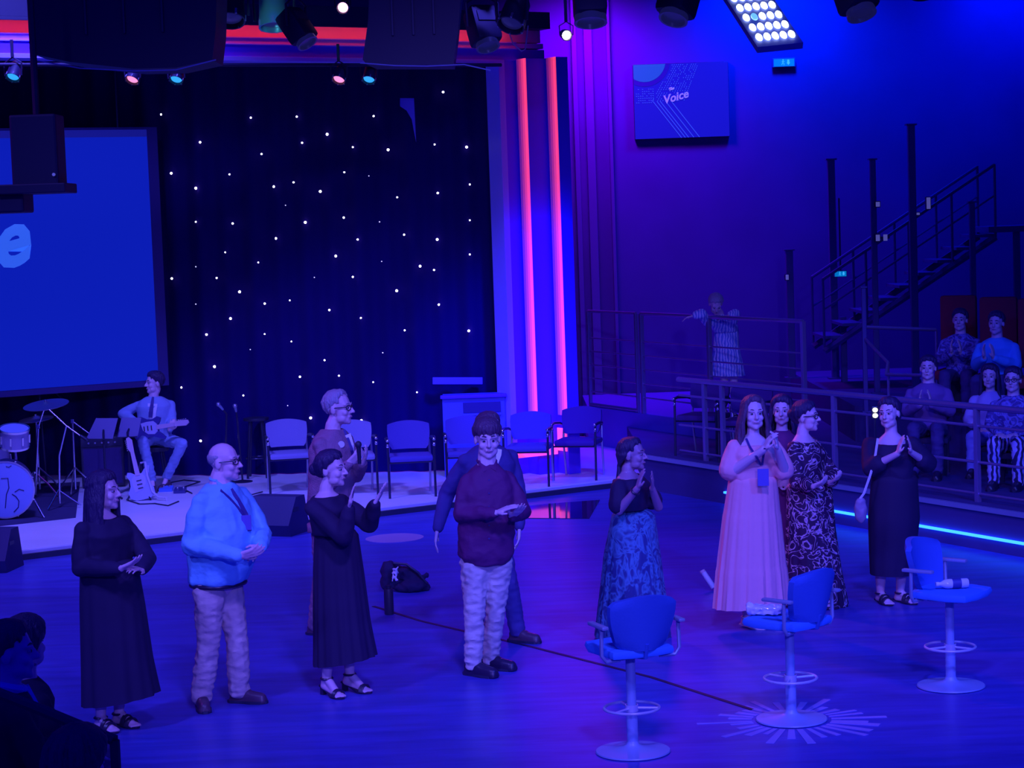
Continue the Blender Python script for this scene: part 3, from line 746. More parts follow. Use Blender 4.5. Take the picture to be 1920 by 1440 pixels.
M['floral'] = pattern_mat('blue_leaf_print', (0.03, 0.05, 0.20), (0.10, 0.30, 0.46), 11.0, 0.40, 0.54, dist=2.0, stretch=(1, 1, .7))
M['squig'] = pattern_mat('squiggle_print', (0.04, 0.008, 0.06), (0.85, 0.60, 0.72), 8.5, 0.47, 0.51, dist=2.2)
M['plumdress'] = mat('wine_dress', (0.18, 0.02, 0.14), 0.8)
M['greysuit'] = mat('light_grey_suit', (0.30, 0.42, 0.66), 0.8, bump=0.1, bscale=20)
M['whiteshirt'] = mat('white_shirt', (0.85, 0.85, 0.9), 0.7)
M['tie'] = mat('dark_tie', (0.05, 0.03, 0.22), 0.6)
M['badge'] = mat('badge_card', (0.14, 0.12, 0.5), 0.4)

def collar(p, m):
    mb = MB()
    for s_ in (-1, 1): mb.prism([p.nb + p.bx * s_ * .006 + p.fw * .075 + V((0, 0, -.02)), p.nb + p.bx * s_ * .062 + p.fw * .02 + V((0, 0, .035)), p.nb + p.bx * s_ * .07 + p.fw * .03 + V((0, 0, .005)), p.nb + p.bx * s_ * .045 + p.fw * .088 + V((0, 0, -.045))], p.fw * .007)
    mb.tube([p.nb + p.bx * .062 * math.sin(a) - p.fw * (.062 * math.cos(a)) + V((0, 0, .022 + .012 * math.cos(a))) for a in [rad(-110 + 220 * k / 14) for k in range(15)]], .014, 6)
    mb.build('collar', m, p.root, p.org, smooth=False)
# ---- 1 woman in black with long hair, arms folded at the waist
p = person('woman with long dark hair in ankle-length black dress, hands clasped at waist, black sandals', (205, 1365), 48, (196, 921), (193, 961), (208, 1100),
    [dict(el=(152, 1064, -.14), wr=(226, 1066, -.30), tip=(262, 1050, -.30), n=(0.1, .3, 1), side=-1, curl=.25), dict(el=(275, 1046, .02), wr=(266, 1068, -.17), tip=(236, 1062, -.34), n=(0, .5, -.8), side=1, curl=.35)],
    [((190, 1368),), ((224, 1360),)], hyaw=72, male=False, skirted=True, hair=dict(th=.20), extra_hair=long_hair(0.34, 62, 11, r=.019, spread=1.15), toe_yaw=[42, 52], vox=.0062)
g1 = garment_top(p, M['blackcloth'], 'blouse', scoop=.93, sleeve=1.0, loose=.014, t0=.30, ease=.02)
skirt(p, [(1058, 150, 258), (1130, 150, 270), (1230, 153, 284), (1322, 155, 297, 1297)], M['blackcloth'], folds=9, amp=.055, seed=1)
shoes(p, 'sandal', M['shoeblk'])
# ---- 2 man in light blue shirt
BIG = [(-0.16, .12, .125, 0), (0, .185, .165, -.01), (.25, .195, .200, -.03), (.5, .20, .19, -.03), (.75, .195, .145, -.01), (.90, .14, .10, 0), (1.0, .072, .066, 0)]
p = person('bald man with glasses in light blue shirt and khaki trousers, hands clasped, badge on lanyard', (415, 1322), 55, (421, 866), (413, 905), (408, 1085),
    [dict(el=(360, 1022, -.20), wr=(452, 1042, -.36), tip=(490, 1032, -.38), n=(0.2, .6, .4), side=-1, curl=.45), dict(el=(490, 1000, .06), wr=(488, 1026, -.18), tip=(462, 1046, -.36), n=(-.2, .6, -.4), side=-1, curl=.45)],
    [((379, 1327),), ((450, 1317),)], hyaw=74, hs=1.08, sw=.205, tw=BIG, hair=dict(th=.02, line=[(0, 80), (70, 70), (85, -10), (130, -38), (180, -42)], top=16), hairmat='hairgr', glasses=True, toe_yaw=[15, 72], smile=False, neck_r=1.2, leg_r=1.1)
g1 = garment_top(p, M['bshirt'], 'shirt', sleeve=1.0, loose=.022, ease=.020, t0=-.03, wr=.012, wf=7)
g2 = garment_trousers(p, M['khaki'], 1.12, wr=.010, flare=1.1, top_t=-.01)
shoes(p, 'shoe', M['shoebrn'])
mb = MB(); c = p.hp + (p.nb - p.hp) * -.045; mb.tube([c + p.bx * .176 * math.copysign(abs(math.cos(a)) ** .8, math.cos(a)) + p.fw * (.16 * math.copysign(abs(math.sin(a)) ** .8, math.sin(a)) + .008) for a in [2 * math.pi * k / 28 for k in range(29)]], 0.018, 8); mb.build('belt', M['shoeblk'], p.root, p.org)
band(p, [g1], [(434, 916), (444, 935), (452, 950), (459, 965), (464, 985), (466, 996)], [5, 9, 11, 13, 15, 12], M['tie'], 'tie')
band(p, [g1], [(402, 905), (415, 920), (432, 935), (447, 952), (458, 968)], 4, M['tie'], 'lanyard', off=.009)
mb = MB(); h = hit([g1], 462, 980, .02); mb.box(h, (.065, .006, .10), bev=.002); mb.build('badge', M['badge'], p.root, p.org, smooth=False)
collar(p, M['bshirt'])
# ---- 3 woman in black, clapping
p = person('woman with pinned-up dark hair in long black dress clapping, strappy high heels', (632, 1301), 58, (622, 880), (612, 921), (628, 1035),
    [dict(el=(645, 1006, -.28), wr=(655, 952, -.32), tip=(663, 900, -.33), n=(1, 0, 0), side=-1, curl=.12), dict(el=(692, 982, -.08), wr=(703, 944, -.22), tip=(728, 900, -.24), n=(-1, .2, .2), side=-1, curl=.08, spread=.1)],
    [((614, 1304),), ((657, 1296),)], hyaw=70, male=False, skirted=True, hair=dict(th=.16), extra_hair=bun((0, .125, 0.0), .045), toe_yaw=[40, 55], ankz=.125, vox=.0062)
g1 = garment_top(p, M['blackcloth2'], 'blouse', scoop=.93, sleeve=1.0, loose=.016, t0=.30, ease=.016)
skirt(p, [(1002, 589, 672), (1070, 587, 682), (1160, 587, 694), (1248, 588, 707, 1226)], M['blackcloth2'], folds=13, amp=.05, seed=4)
shoes(p, 'heel', M['shoeblk'])
# ---- 4 presenter
TALL = [(-0.16, .12, .09, 0), (0, .18, .135, 0), (.22, .178, .135, -.005), (.5, .185, .14, -.01), (.76, .198, .135, -.008), (.90, .155, .10, 0), (1.0, .068, .064, 0)]
p = person('grey-haired man in brown tweed jacket and glasses speaking, microphone in hand', (612, 1194), 62, (635, 765), (624, 804), (618, 955),
    [dict(el=(622, 902, -.24), wr=(655, 868, -.34), tip=(688, 838, -.36), n=(0.2, .5, .6), side=-1, curl=.7), dict(el=(668, 890, .10), wr=(680, 868, -.12), tip=(694, 838, -.22), n=(-1, 0, .2), side=-1, curl=.35)],
    [((592, 1190),), ((634, 1186),)], hyaw=72, hs=1.10, sw=.19, tw=TALL, hair=dict(th=.10, line=[(0, 52), (40, 40), (70, 12), (95, -12), (130, -40), (180, -45)]), hairmat='hairgr', glasses=True, smile=False)
presenter = p
g1 = garment_top(p, M['tweed'], 'jacket', sleeve=1.0, loose=.012, ease=.02, t0=-.16, wr=.008, hem_ext=(0.06, .21, .16))
garment_trousers(p, M['tweed'], 1.05); shoes(p, 'shoe', M['shoebrn'])
band(p, [g1], [(640, 800), (648, 816), (656, 836), (662, 856)], [16, 20, 16, 8], M['whiteshirt'], 'shirt_front')
band(p, [g1], [(645, 806), (652, 824), (659, 845), (663, 862)], [5, 7, 8, 6], M['tie'], 'tie', off=.012)
mb = MB(); h = hit([g1], 640, 833, .012); mb.lathe([(.005, 0), (.026, 0), (.026, .008), (.005, .008)], h, Rx(rad(90)), 14); mb.build('lapel_badge', M['white'], p.root, p.org)
# ---- 5 man in navy suit, behind
p = person('man in navy suit walking behind the young man in plum shirt', (925, 1200), 30, (918, 806), (914, 834), (910, 985),
    [dict(el=(838, 925, .02), wr=(820, 994, -.06), tip=(814, 1036, -.08), n=(1, 0, 0), side=-1, curl=.25), dict(el=(972, 925, .06), wr=(974, 990, -.02), tip=(972, 1030, -.05), n=(-1, 0, 0), side=1, curl=.3)],
    [((893, 1185),), ((971, 1203),)], hyaw=40, hs=1.06, sw=.2, tw=TALL, hair=dict(th=.12), hairmat='hairbr', toe_yaw=[40, 58])
g1 = garment_top(p, M['navy'], 'jacket', sleeve=1.0, loose=.014, ease=.02, t0=-.16, hem_ext=(0.09, .22, .17))
garment_trousers(p, M['navy'], 1.05); shoes(p, 'shoe', M['shoebrn'])
band(p, [g1], [(936, 842), (934, 852), (930, 866), (926, 880)], [10, 12, 10, 6], M['whiteshirt'], 'shirt_front')
# ---- 6 young man
p = person('young man with dark fringe in plum shirt and pale chinos, clapping', (905, 1262), 14, (914, 823), (913, 870), (911, 1040),
    [dict(el=(865, 964, -.10), wr=(930, 962, -.30), tip=(972, 944, -.33), n=(.1, .2, -1), side=-1, curl=.12), dict(el=(980, 958, -.02), wr=(960, 968, -.24), tip=(986, 946, -.38), n=(0, .2, 1), side=1, curl=.15)],
    [((888, 1266),), ((920, 1254),)], hyaw=6, hpitch=6, hs=1.10, sw=.152, tw=[(-0.16, .12, .10, 0), (0, .185, .14, 0), (.22, .188, .145, -.005), (.5, .19, .145, -.01), (.74, .185, .13, -.008), (.90, .128, .092, 0), (1.0, .062, .06, 0)],
    hair=dict(th=.22, rough=.05, line=[(0, 6), (45, 6), (70, 2), (95, -14), (130, -38), (180, -44)]), hairmat='hairbr', toe_yaw=[52, 58], neck_r=1.12, leg_r=1.05, vox=.0062)
g1 = garment_top(p, M['plum'], 'shirt', sleeve=1.0, loose=.012, ease=.012, t0=-.10, wr=.010, wf=8)
garment_trousers(p, M['khaki2'], 1.06, wr=.012, top_t=-.04); shoes(p, 'shoe', M['shoeblk'], 1.08)
collar(p, M['plum'])
for y in (900, 925, 950, 985, 1010):
    h = hit([g1], 917, y, .003)
    if h: MB().lathe([(.001, 0), (.006, 0), (.006, .003), (.001, .003)], h, Rx(rad(90)), 8).build('button', M['tie'], p.root, p.org)
# ---- 7 woman in leaf print skirt
def braids(hb, p):
    rnd = random.Random(5)
    for k in range(22):
        a = rad(95 + 170 * k / 21); d = V((math.sin(a), -math.cos(a), 0))
        q0 = p.T(V((d.x * .07, d.y * .09 + .012, .08))); q1 = p.T(V((d.x * .085, d.y * .1 + .02, 0))); q2 = p.T(V((d.x * .05, .10, -.08))); q3 = q2 + V((rnd.uniform(-.03, .03), rnd.uniform(-.02, .02), -.13))
        hb.chain([q0, q1, q2, q3], [.012, .012, .012, .008], 6)
p = person('woman with dark braids in black top and blue leaf print skirt, clapping', (1186, 1196), 62, (1186, 852), (1177, 884), (1184, 985),
    [dict(el=(1160, 957, -.20), wr=(1195, 916, -.33), tip=(1206, 876, -.35), n=(1, .2, 0), side=-1, curl=.12), dict(el=(1234, 950, .03), wr=(1223, 916, -.14), tip=(1224, 874, -.28), n=(-1, .2, 0), side=-1, curl=.1)],
    [((1172, 1195),), ((1202, 1190),)], hyaw=70, male=False, skirted=True, skin='skin2', hair=dict(th=.10, rough=.04, line=[(0, 40), (45, 30), (70, 8), (95, -14), (130, -40), (180, -46)]), extra_hair=braids, toe_yaw=[50, 60], vox=.0062)
g1 = garment_top(p, M['blackcloth2'], 'top', scoop=.88, sleeve=.36, loose=.022, ease=.018, t0=.30)
skirt(p, [(966, 1147, 1228), (1040, 1132, 1238), (1120, 1124, 1248), (1194, 1116, 1256)], M['floral'], folds=15, amp=.05, seed=9)
shoes(p, 'sandal', M['shoeblk'])
mb = MB(); mb.tube([p.T(V((.066 * math.sin(a), -.06 * math.cos(a) + .015, -.145 - .04 * math.cos(a)))) for a in [2 * math.pi * k / 20 for k in range(21)]], .006, 6); mb.build('necklace', M['white'], p.root, p.org)
mb = MB(); wv = (p.wr[0] - p.el[0]).normalized(); u_, v_ = ortho(wv); mb.tube([p.wr[0] - wv * .03 + (u_ * math.cos(a) + v_ * math.sin(a)) * .033 for a in [2 * math.pi * k / 14 for k in range(15)]], .008, 6); mb.build('wristband', M['shoeblk'], p.root, p.org)
# ---- 8 woman in pink dress
p = person('woman with long brown hair in tiered pink dress clapping, badge on lanyard', (1416, 1180), 12, (1413, 775), (1412, 815), (1411, 935),
    [dict(el=(1367, 888, -.06), wr=(1432, 843, -.27), tip=(1452, 806, -.30), n=(.9, .1, .2), side=-1, curl=.3, s=1.05), dict(el=(1473, 888, -.06), wr=(1458, 842, -.24), tip=(1452, 804, -.31), n=(-1, .1, .1), side=1, curl=.3, s=1.05)],
    [((1401, 1176),), ((1432, 1177),)], hyaw=6, hs=1.04, male=False, skirted=True, sw=.155, tscale=1.08, hair=dict(th=.15, line=[(0, 42), (25, 38), (50, 16), (72, -6), (95, -30), (130, -46), (180, -50)]), hairmat='hairbr', extra_hair=long_hair(.28, 54, 10, r=.017, spread=1.18, seed=8), toe_yaw=[40, 48], arm_r=1.18, vox=.0062)
g1 = garment_top(p, M['pink'], 'bodice', scoop=.85, sleeve=.42, loose=.026, ease=.014, t0=.30, wr=.008)
g2 = skirt(p, [(898, 1366, 1457), (960, 1357, 1463), (1050, 1347, 1472), (1140, 1340, 1480, 1126)], M['pink'], folds=19, amp=.045, seed=12, tiers=(.34, .72))
shoes(p, 'sandal', mat('pale_sandal', (.8, .62, .7), .6))
band(p, [g1, p.body], [(1399, 822), (1406, 838), (1418, 856), (1427, 872)], 4, M['tie'], 'lanyard', off=.012)
band(p, [g1, p.body], [(1436, 822), (1434, 840), (1431, 858), (1429, 872)], 4, M['tie'], 'lanyard', off=.012)
mb = MB(); mb.box(D(1431, 895, p.Y0 - .24), (.085, .006, .13), bev=.002); mb.build('badge', M['badge'], p.root, p.org, smooth=False)
# ---- 9 woman behind the pink dress
p = person('dark-haired woman in wine red dress half hidden behind the pink dress', (1466, 1108), -12, (1466, 770), (1466, 806), (1468, 930),
    [dict(el=(1440, 880, -.05), wr=(1455, 905, -.2), tip=(1478, 905, -.22), curl=.3), dict(el=(1496, 880, -.05), wr=(1482, 905, -.2), tip=(1460, 905, -.22), curl=.3)],
    [((1455, 1108),), ((1480, 1108),)], hs=1.0, male=False, skirted=True, hair=dict(th=.2, rough=.06), extra_hair=long_hair(.14, 70, 14, r=.018, seed=4), smile=False)
g1 = garment_top(p, M['plumdress'], 'bodice', sleeve=.8, t0=.30)
skirt(p, [(915, 1430, 1500), (1000, 1425, 1506), (1100, 1420, 1512)], M['plumdress'], folds=10, amp=.04, seed=2); shoes(p, 'sandal', M['shoeblk'])
# ---- 10 woman in squiggle print dress
p = person('woman with glasses in long dark dress with pale squiggle print', (1530, 1136), 55, (1512, 781), (1505, 815), (1515, 945),
    [dict(el=(1496, 903, -.16), wr=(1524, 912, -.30), tip=(1550, 902, -.32), n=(0, .5, .8), side=-1, curl=.55), dict(el=(1562, 890, .02), wr=(1556, 905, -.18), tip=(1574, 895, -.26), n=(-.5, .5, .5), side=-1, curl=.5)],
    [((1515, 1134),), ((1548, 1130),)], hyaw=66, male=False, skirted=True, tscale=1.08, hair=dict(th=.14), extra_hair=bun((0, .12, .02), .04), glasses=True, toe_yaw=[50, 60])
g1 = garment_top(p, M['squig'], 'bodice', scoop=.90, sleeve=.85, loose=.014, ease=.018, t0=.30)
skirt(p, [(912, 1475, 1560), (990, 1474, 1567), (1070, 1473, 1578), (1134, 1472, 1590)], M['squig'], folds=12, amp=.05, seed=21); shoes(p, 'sandal', M['shoeblk'])
# ---- 11 woman in plain black dress
p = person('smiling woman with tied-back hair in plain black dress clapping, pale handbag at her hip', (1672, 1132), -14, (1667, 775), (1671, 812), (1676, 950),
    [dict(el=(1634, 876, -.09), wr=(1683, 851, -.27), tip=(1696, 804, -.30), n=(1, .1, 0), side=-1, curl=.1), dict(el=(1738, 868, -.02), wr=(1708, 848, -.20), tip=(1701, 802, -.29), n=(-1, .1, 0), side=1, curl=.12)],
    [((1651, 1130),), ((1688, 1129),)], hyaw=-32, hroll=-4, male=False, skirted=True, sw=.17, tscale=1.08, hair=dict(th=.15), extra_hair=bun((.02, .11, -.03), .04), hairmat='hairdk', toe_yaw=[18, 34])
g1 = garment_top(p, M['blackcloth2'], 'bodice', scoop=.86, sleeve=.62, loose=.03, ease=.016, t0=.30)
skirt(p, [(896, 1634, 1720), (970, 1628, 1724), (1035, 1630, 1716), (1077, 1632, 1710)], M['blackcloth2'], folds=8, amp=.025, seed=5); shoes(p, 'sandal', M['shoeblk'])
jane = p
# handbag with white strap
h = D(1614, 958, p.Y0 - .16); hb_ = thing('handbag', 'small pale handbag on white shoulder strap beside the plain black dress', 'handbag', h)
mb = MB(); mb.ell(h, (.055, .03, .10)); mb.ell(h + V((0, 0, .06)), (.045, .026, .05)); link('bag_body', remesh(mb, .009, 3, h, wrinkle=.006, wf=14), mat('mauve_leather', (.36, .28, .42), .5), hb_)
mb = MB(); mb.tube([h + V((-.01, 0, .09)), D(1620, 925, p.Y0 - .17), D(1632, 890, p.Y0 - .17), D(1640, 862, p.Y0 - .15), D(1646, 822, p.Y0 - .12)], .011, 6); mb.build('strap', M['white'], hb_, h)
# ---- 12 guitarist seated
p = person('seated man in pale suit and dark tie playing an electric guitar', (295, 905), 6, (289, 718), (288, 743), (291, 815),
    [dict(el=(230, 776, .0), wr=(258, 792, -.22), tip=(284, 800, -.26), n=(0, 1, 0), side=-1, curl=.4), dict(el=(322, 790, -.06), wr=(318, 806, -.25), tip=(326, 790, -.32), n=(-.3, 1, 0), side=-1, curl=.7)],
    [((285, 898, -.36), (268, 828, -.44)), ((313, 894, -.20), (342, 832, -.34))], depth=25.3, z=ZS, hyaw=-58, hs=1.06, hair=dict(th=.2, rough=.05), toe_yaw=[15, -20], sw=.2, tw=TALL)
kman = p
g1 = garment_top(p, M['greysuit'], 'jacket', sleeve=1.0, loose=.012, ease=.018, t0=-.16)
garment_trousers(p, M['greysuit'], .95); shoes(p, 'shoe', M['shoebrn'])
band(p, [g1], [(287, 742), (286, 758), (286, 774), (286, 788)], [14, 18, 14, 10], M['whiteshirt'], 'shirt_front')
band(p, [g1], [(287, 744), (285, 758), (283, 772), (282, 782)], [4, 6, 8, 7], M['tie'], 'tie', off=.014)
# ---- 13 woman leaning on the upper rail
RY = None
t_ = (1345 - 1108) / (1505 - 1108.0)
def rail_pt(px, A, B_):                      # sight line against a vertical rail line
    d = ray(px, 600); e = B_ - A; det = d.x * (-e.y) + d.y * e.x
    t = (A.x * (-e.y) + A.y * e.x) / det; return V((d.x * t, d.y * t, 0))
rp = rail_pt(1345, K0, K1)
p = person('woman in white and blue dress bending over the upper railing', (1360, 700), 4, (1342, 570, .05), (1350, 590, .22), (1364, 636, .42),
    [dict(el=(1316, 588, -.02), wr=(1300, 592, .0), tip=(1286, 596, .02), n=(0, 0, -1), curl=.3, side=-1), dict(el=(1379, 588, .05), wr=(1366, 593, -.02), tip=(1348, 596, -.02), n=(0, 0, -1), curl=.3, side=1)],
    [(V((0, 0, 0)),), (V((0, 0, 0)),)] if False else [((1358, 770, .38), (1358, 705, .40)), ((1376, 770, .38), (1376, 705, .40))], depth=rp.y + .12, z=ZW, male=False, skirted=True, hpitch=42, hair=dict(th=.16), hairmat='hairgr', smile=False)
M['whitedress'] = pattern_mat('white_blue_dress', (.2, .3, .75), (.8, .8, .95), 9, .35, .6, 'wave', dist=5)
g1 = garment_top(p, M['whitedress'], 'bodice', sleeve=.8, loose=.01, t0=.30)
skirt(p, [(612, 1340, 1384), (650, 1338, 1386), (704, 1332, 1396)], M['whitedress'], folds=11, amp=.05, seed=3, dd=.40)
shoes(p, 'sandal', M['shoeblk'])
# ---- seated audience
SEATED = []
def seated(label, hx, hy, depth, zp, yaw, top, bottom, hair, hairmat='hairdk', male=True, hs=1.0, extra=None, hyaw=None, skin='skin', clap=False, group=None, glasses=False, lean=0.0, vox=.0085, arms_up=False):
    H = D(hx, hy, depth); th = rad(yaw); bx = V((math.cos(th), math.sin(th), 0)); fw = V((math.sin(th), -math.cos(th), 0))
    neck = H - V((0, 0, .155 * hs)) - fw * .02; hipz = zp + .52
    hip = V((neck.x, neck.y, min(neck.z - .44, hipz))) - fw * .06 if neck.z - hipz < .5 else V((neck.x, neck.y, neck.z - .50)) - fw * .06
    kn = [hip + fw * .42 + bx * s_ * .12 + V((0, 0, .0)) for s_ in (-1, 1)]
    an = [V((k.x, k.y, zp + .085)) + fw * .03 for k in kn]
    sh = [neck + bx * s_ * .18 for s_ in (-1, 1)]
    el = [q + V((0, 0, -.29)) + fw * .06 + bx * s_ * .04 for q, s_ in zip(sh, (-1, 1))]
    wr = [neck + fw * (.30 if clap else .28) + bx * s_ * (.05 if clap else .08) + V((0, 0, -.20 if clap else -.36)) for s_ in (-1, 1)]
    tip = [q + (V((0, 0, .15)) + fw * .05 if clap else fw * .14 - bx * s_ * .06) for q, s_ in zip(wr, (-1, 1))]
    base = V((hip.x, hip.y, zp))
    pp = person(label, (960, 720), yaw, H, neck, hip, [dict(el=el[0], wr=wr[0], tip=tip[0], n=bx if clap else (0, 0, -1), side=-1, curl=.2), dict(el=el[1], wr=wr[1], tip=tip[1], n=-bx if clap else (0, 0, -1), side=1, curl=.2)],
        [(an[0], kn[0]), (an[1], kn[1])], depth=None if False else hip.y, z=zp, hyaw=hyaw, hs=hs, male=male, hair=hair, hairmat=hairmat, extra_hair=extra, skin=skin, glasses=glasses, vox=vox, smile=False, body_group=group)
    # move the base to the hips
    sh_ = V((pp.org.x - base.x, pp.org.y - base.y, 0))
    g = garment_top(pp, top, 'shirt', sleeve=1.0 if male else .7, loose=.012, ease=.014, t0=-.16)
    t = garment_trousers(pp, bottom, 1.0); shoes(pp, 'shoe', M['shoeblk'])
    for c in pp.root.children: c.location = sh_
    pp.root.location = base
    pp.g = g; pp.hip = hip; pp.yaw = yaw; pp.zp = zp; SEATED.append(pp)
    return pp
M['camo'] = pattern_mat('dark_print_shirt', (.08, .05, .26), (.3, .28, .7), 10, .42, .56)
M['cyan'] = mat('light_blue_top', (.08, .40, .85), .8)
M['lilac'] = mat('lilac_top', (.5, .42, .75), .8)
M['zebra'] = pattern_mat('zebra_trousers', (.03, .02, .1), (.6, .55, .9), 6, .45, .55, 'wave', dist=7)
M['darktop'] = mat('dark_top', (.08, .05, .2), .85)
DK = M['darktop']
seated('man in dark patterned shirt on the upper audience tier', 1800, 600, 23.3, ZT2, -22, M['camo'], DK, dict(th=.14), clap=True)
seated('man in bright light blue top on the upper audience tier', 1868, 606, 22.3, ZT2, -30, M['cyan'], DK, dict(th=.14), hs=1.0, clap=True)
seated('person in dark mauve top holding a phone, seated behind the railing', 1740, 690, 21.5, ZT, -18, mat('mauve_top', (.2, .1, .34), .85), DK, dict(th=.16), clap=True)
seated('woman with long dark hair and lilac top seated behind the railing post', 1856, 706, 21.5, ZT, -24, M['lilac'], mat('pale_trousers', (.30, .34, .8), .8), dict(th=.18), male=False, extra=long_hair(.2, 72, 14, r=.018))
seated('person in dark print top and zebra striped trousers seated beside the railing', 1899, 712, 20.5, ZT, -26, M['camo'], M['zebra'], dict(th=.14), glasses=True)
# the dark watchers in the lower left corner
wpn = seated('watcher with short hair and white collar seen from behind beside the dark handrail', 20, 1222, 9.3, 0.0, 118, M['blackcloth'], DK, dict(th=.14), hyaw=98, hs=1.1)
seated('watcher with thick dark hair leaning forward next to the white collar', 50, 1208, 10.5, 0.0, 125, M['blackcloth2'], DK, dict(th=.30, line=[(0, 15), (60, 5), (95, -25), (130, -50), (180, -55)]), hyaw=160, hs=1.08)
seated('watcher of whom only the crown of dark curly hair shows above the dark handrail', 150, 1440, 8.0, 0.0, 150, M['blackcloth'], DK, dict(th=.42, rough=.06, line=[(0, 10), (60, 0), (95, -25), (130, -50), (180, -55)]), hs=1.12)

mb = MB(); mb.tube([wpn.nb + wpn.bx * .066 * math.cos(a) + wpn.fw * .066 * math.sin(a) + V((0, 0, .015 - .02 * math.sin(a))) for a in [2 * math.pi * k / 20 for k in range(21)]], .022, 8); mb.tube([wpn.nb + wpn.fw * .07 + V((0, 0, .0)), wpn.nb + wpn.fw * .11 + V((0, 0, -.09))], .028, 8)
o = mb.build('collar', M['bshirt'], wpn.root, wpn.root.location)
# ================================================================== objects
# ---- big projection screen
sr = D(304, 480, 26.2); SA_ = rad(30); su = V((math.cos(SA_), math.sin(SA_), 0)); sn = V((math.sin(SA_), -math.cos(SA_), 0))
ztop = D(302, 238, 26.2).z; zbot = D(318, 722, 26.2).z; SWD = 5.2
scr = thing('projection_screen', 'large glowing blue projection screen with pale lettering and dark frame', 'screen', (sr.x, sr.y, zbot), SA_)
hh_ = ztop - zbot
M['screen'] = mat('screen_glow', (0.004, 0.004, 0.05), 0.6, emit=(0.003, 0.012, 0.44), estr=1.0, spec=.1)
MB().box((-SWD / 2, 0.0, hh_ / 2), (SWD, 0.06, hh_), bev=.004).build('panel_frame', mat('screen_frame', (.05, .035, .2), .6), scr, smooth=False)
MB().box((-SWD / 2 - 0.06, -0.034, hh_ / 2 - 0.02), (SWD - 0.16, 0.006, hh_ - 0.2)).build('picture', M['screen'], scr, smooth=False)
MB().box((-SWD / 2 - 0.06, -0.034, hh_ - 0.075), (SWD - 0.16, 0.008, 0.09)).build('top_band', mat('screen_band', (.05, .05, .2), .5, emit=(.004, .006, .16), estr=1), scr, smooth=False)
M['letter'] = mat('screen_lettering', (0.3, 0.4, 0.7), 0.5, emit=(0.02, 0.10, 0.62), estr=1.0)
# the word ends at the frame's left part of the view
ep = D(50, 418, 24.3); t = (sr - CAM).dot(sn) / ray(50, 418).dot(sn); ep = CAM + ray(50, 418) * t
lx = (ep - sr).dot(su); lz = ep.z - zbot
me = text_mesh('Voice', 0.95, 0.35, 0.03, 0.003); xm = max(q.co.x for q in me.vertices)
R_ = Ry(rad(-13))
for q in me.vertices:
    v = R_ @ V((q.co.x - xm, -q.co.z, q.co.y - .42)); q.co = v
o = link('lettering', me, M['letter'], scr, smooth=False); o.location = (lx, -.042, lz - .02)
# two cables the screen hangs from
for x in (-.5, -3.6): MB().tube([(x, 0, hh_), (x, 0, 9.15 - zbot)], .012, 6).build('hanging_cable', M['blackmetal'], scr)

# ---- television on the right wall
tl = D(1187, 122, 30.43); br = D(1368, 255, 30.43); tw_, th_ = br.x - tl.x, tl.z - br.z
tv = thing('television', 'wall television showing a logo with chevron lines on blue', 'television', ((tl.x + br.x) / 2, 30.43, (tl.z + br.z) / 2), rad(0))
MB().box((0, .035, 0), (tw_ + .012, .06, th_ + .012), bev=.008).build('casing', M['blackmetal'], tv, smooth=False)
MB().box((0, .06, 0), (.2, .03, .2)).build('wall_bracket', M['blackmetal'], tv, smooth=False)
MB().box((0, -.002, 0), (tw_, .012, th_)).build('picture', mat('tv_picture', (.01, .01, .1), .4, emit=(.008, .008, .50), estr=.85, spec=.2), tv, smooth=False)
M['tvl'] = mat('tv_lines', (.03, .05, .2), .5, emit=(.03, .08, .80), estr=.9, spec=.2)
M['tvc'] = mat('tv_disc', (.01, .03, .1), .5, emit=(.010, .075, .48), estr=.9, spec=.2)
M['tvd'] = mat('tv_dark_ring', (.02, .02, .1), .5, emit=(.002, .002, .28), estr=.9)
def tvp(u, v): return V((-tw_ / 2 + u * tw_, -.012, th_ / 2 - v * th_))
def clipdisc(r, cu, cv, n=60):
    out = []
    for k in range(n):
        a = 2 * math.pi * k / n; u = min(1, max(0, cu + r * math.cos(a) * th_ / tw_)); v = min(1, max(0, cv + r * math.sin(a))); out.append(tvp(u, v))
    return out
MB().prism(clipdisc(.345, .12, -.05), (0, -.002, 0)).build('ring', M['tvd'], tv, smooth=False)
q_ = [p_ + V((0, -.003, 0)) for p_ in clipdisc(.285, .12, -.05)]; MB().prism(q_, (0, -.002, 0)).build('disc', M['tvc'], tv, smooth=False)
def tline(mb, a, c, w=.004):
    a = tvp(*a); c = tvp(*c); d = (c - a).normalized(); s_ = V((-d.z, 0, d.x)) * w; mb.prism([a + s_, c + s_, c - s_, a - s_], (0, -.002, 0))
mb = MB()
for i, off in enumerate((0, .04, .075, .13, .19)): tline(mb, (.20 + off, .50), (.49 + off, 1.0), .0045)
mb.build('chevron_lines', M['tvl'], tv, smooth=False)
mb = MB(); rnd = random.Random(2)
for i in range(13):
    s_ = i * .028
    pts = [(.19 + s_, .50), (.42 + s_ * .8, .0 + .0)]
    n = 20
    for k in range(n):
        if rnd.random() < .25: continue
        a = k / n; c = (k + .55) / n
        P0 = (pts[0][0] + (pts[1][0] - pts[0][0]) * a, pts[0][1] + (pts[1][1] - pts[0][1]) * a); P1 = (pts[0][0] + (pts[1][0] - pts[0][0]) * c, pts[0][1] + (pts[1][1] - pts[0][1]) * c)
        if math.hypot((P0[0] - .12) * tw_ / th_, P0[1] + .05) < .37: continue
        tline(mb, P0, P1, .0042)
for i in range(7):
    for k in range(9):
        if rnd.random() < .4: continue
        u = .02 + k * .022; v = .33 + i * .03
        if u < .2: tline(mb, (u, v), (u + .012, v + .006), .004)
mb.build('chevron_dots', M['tvl'], tv, smooth=False)
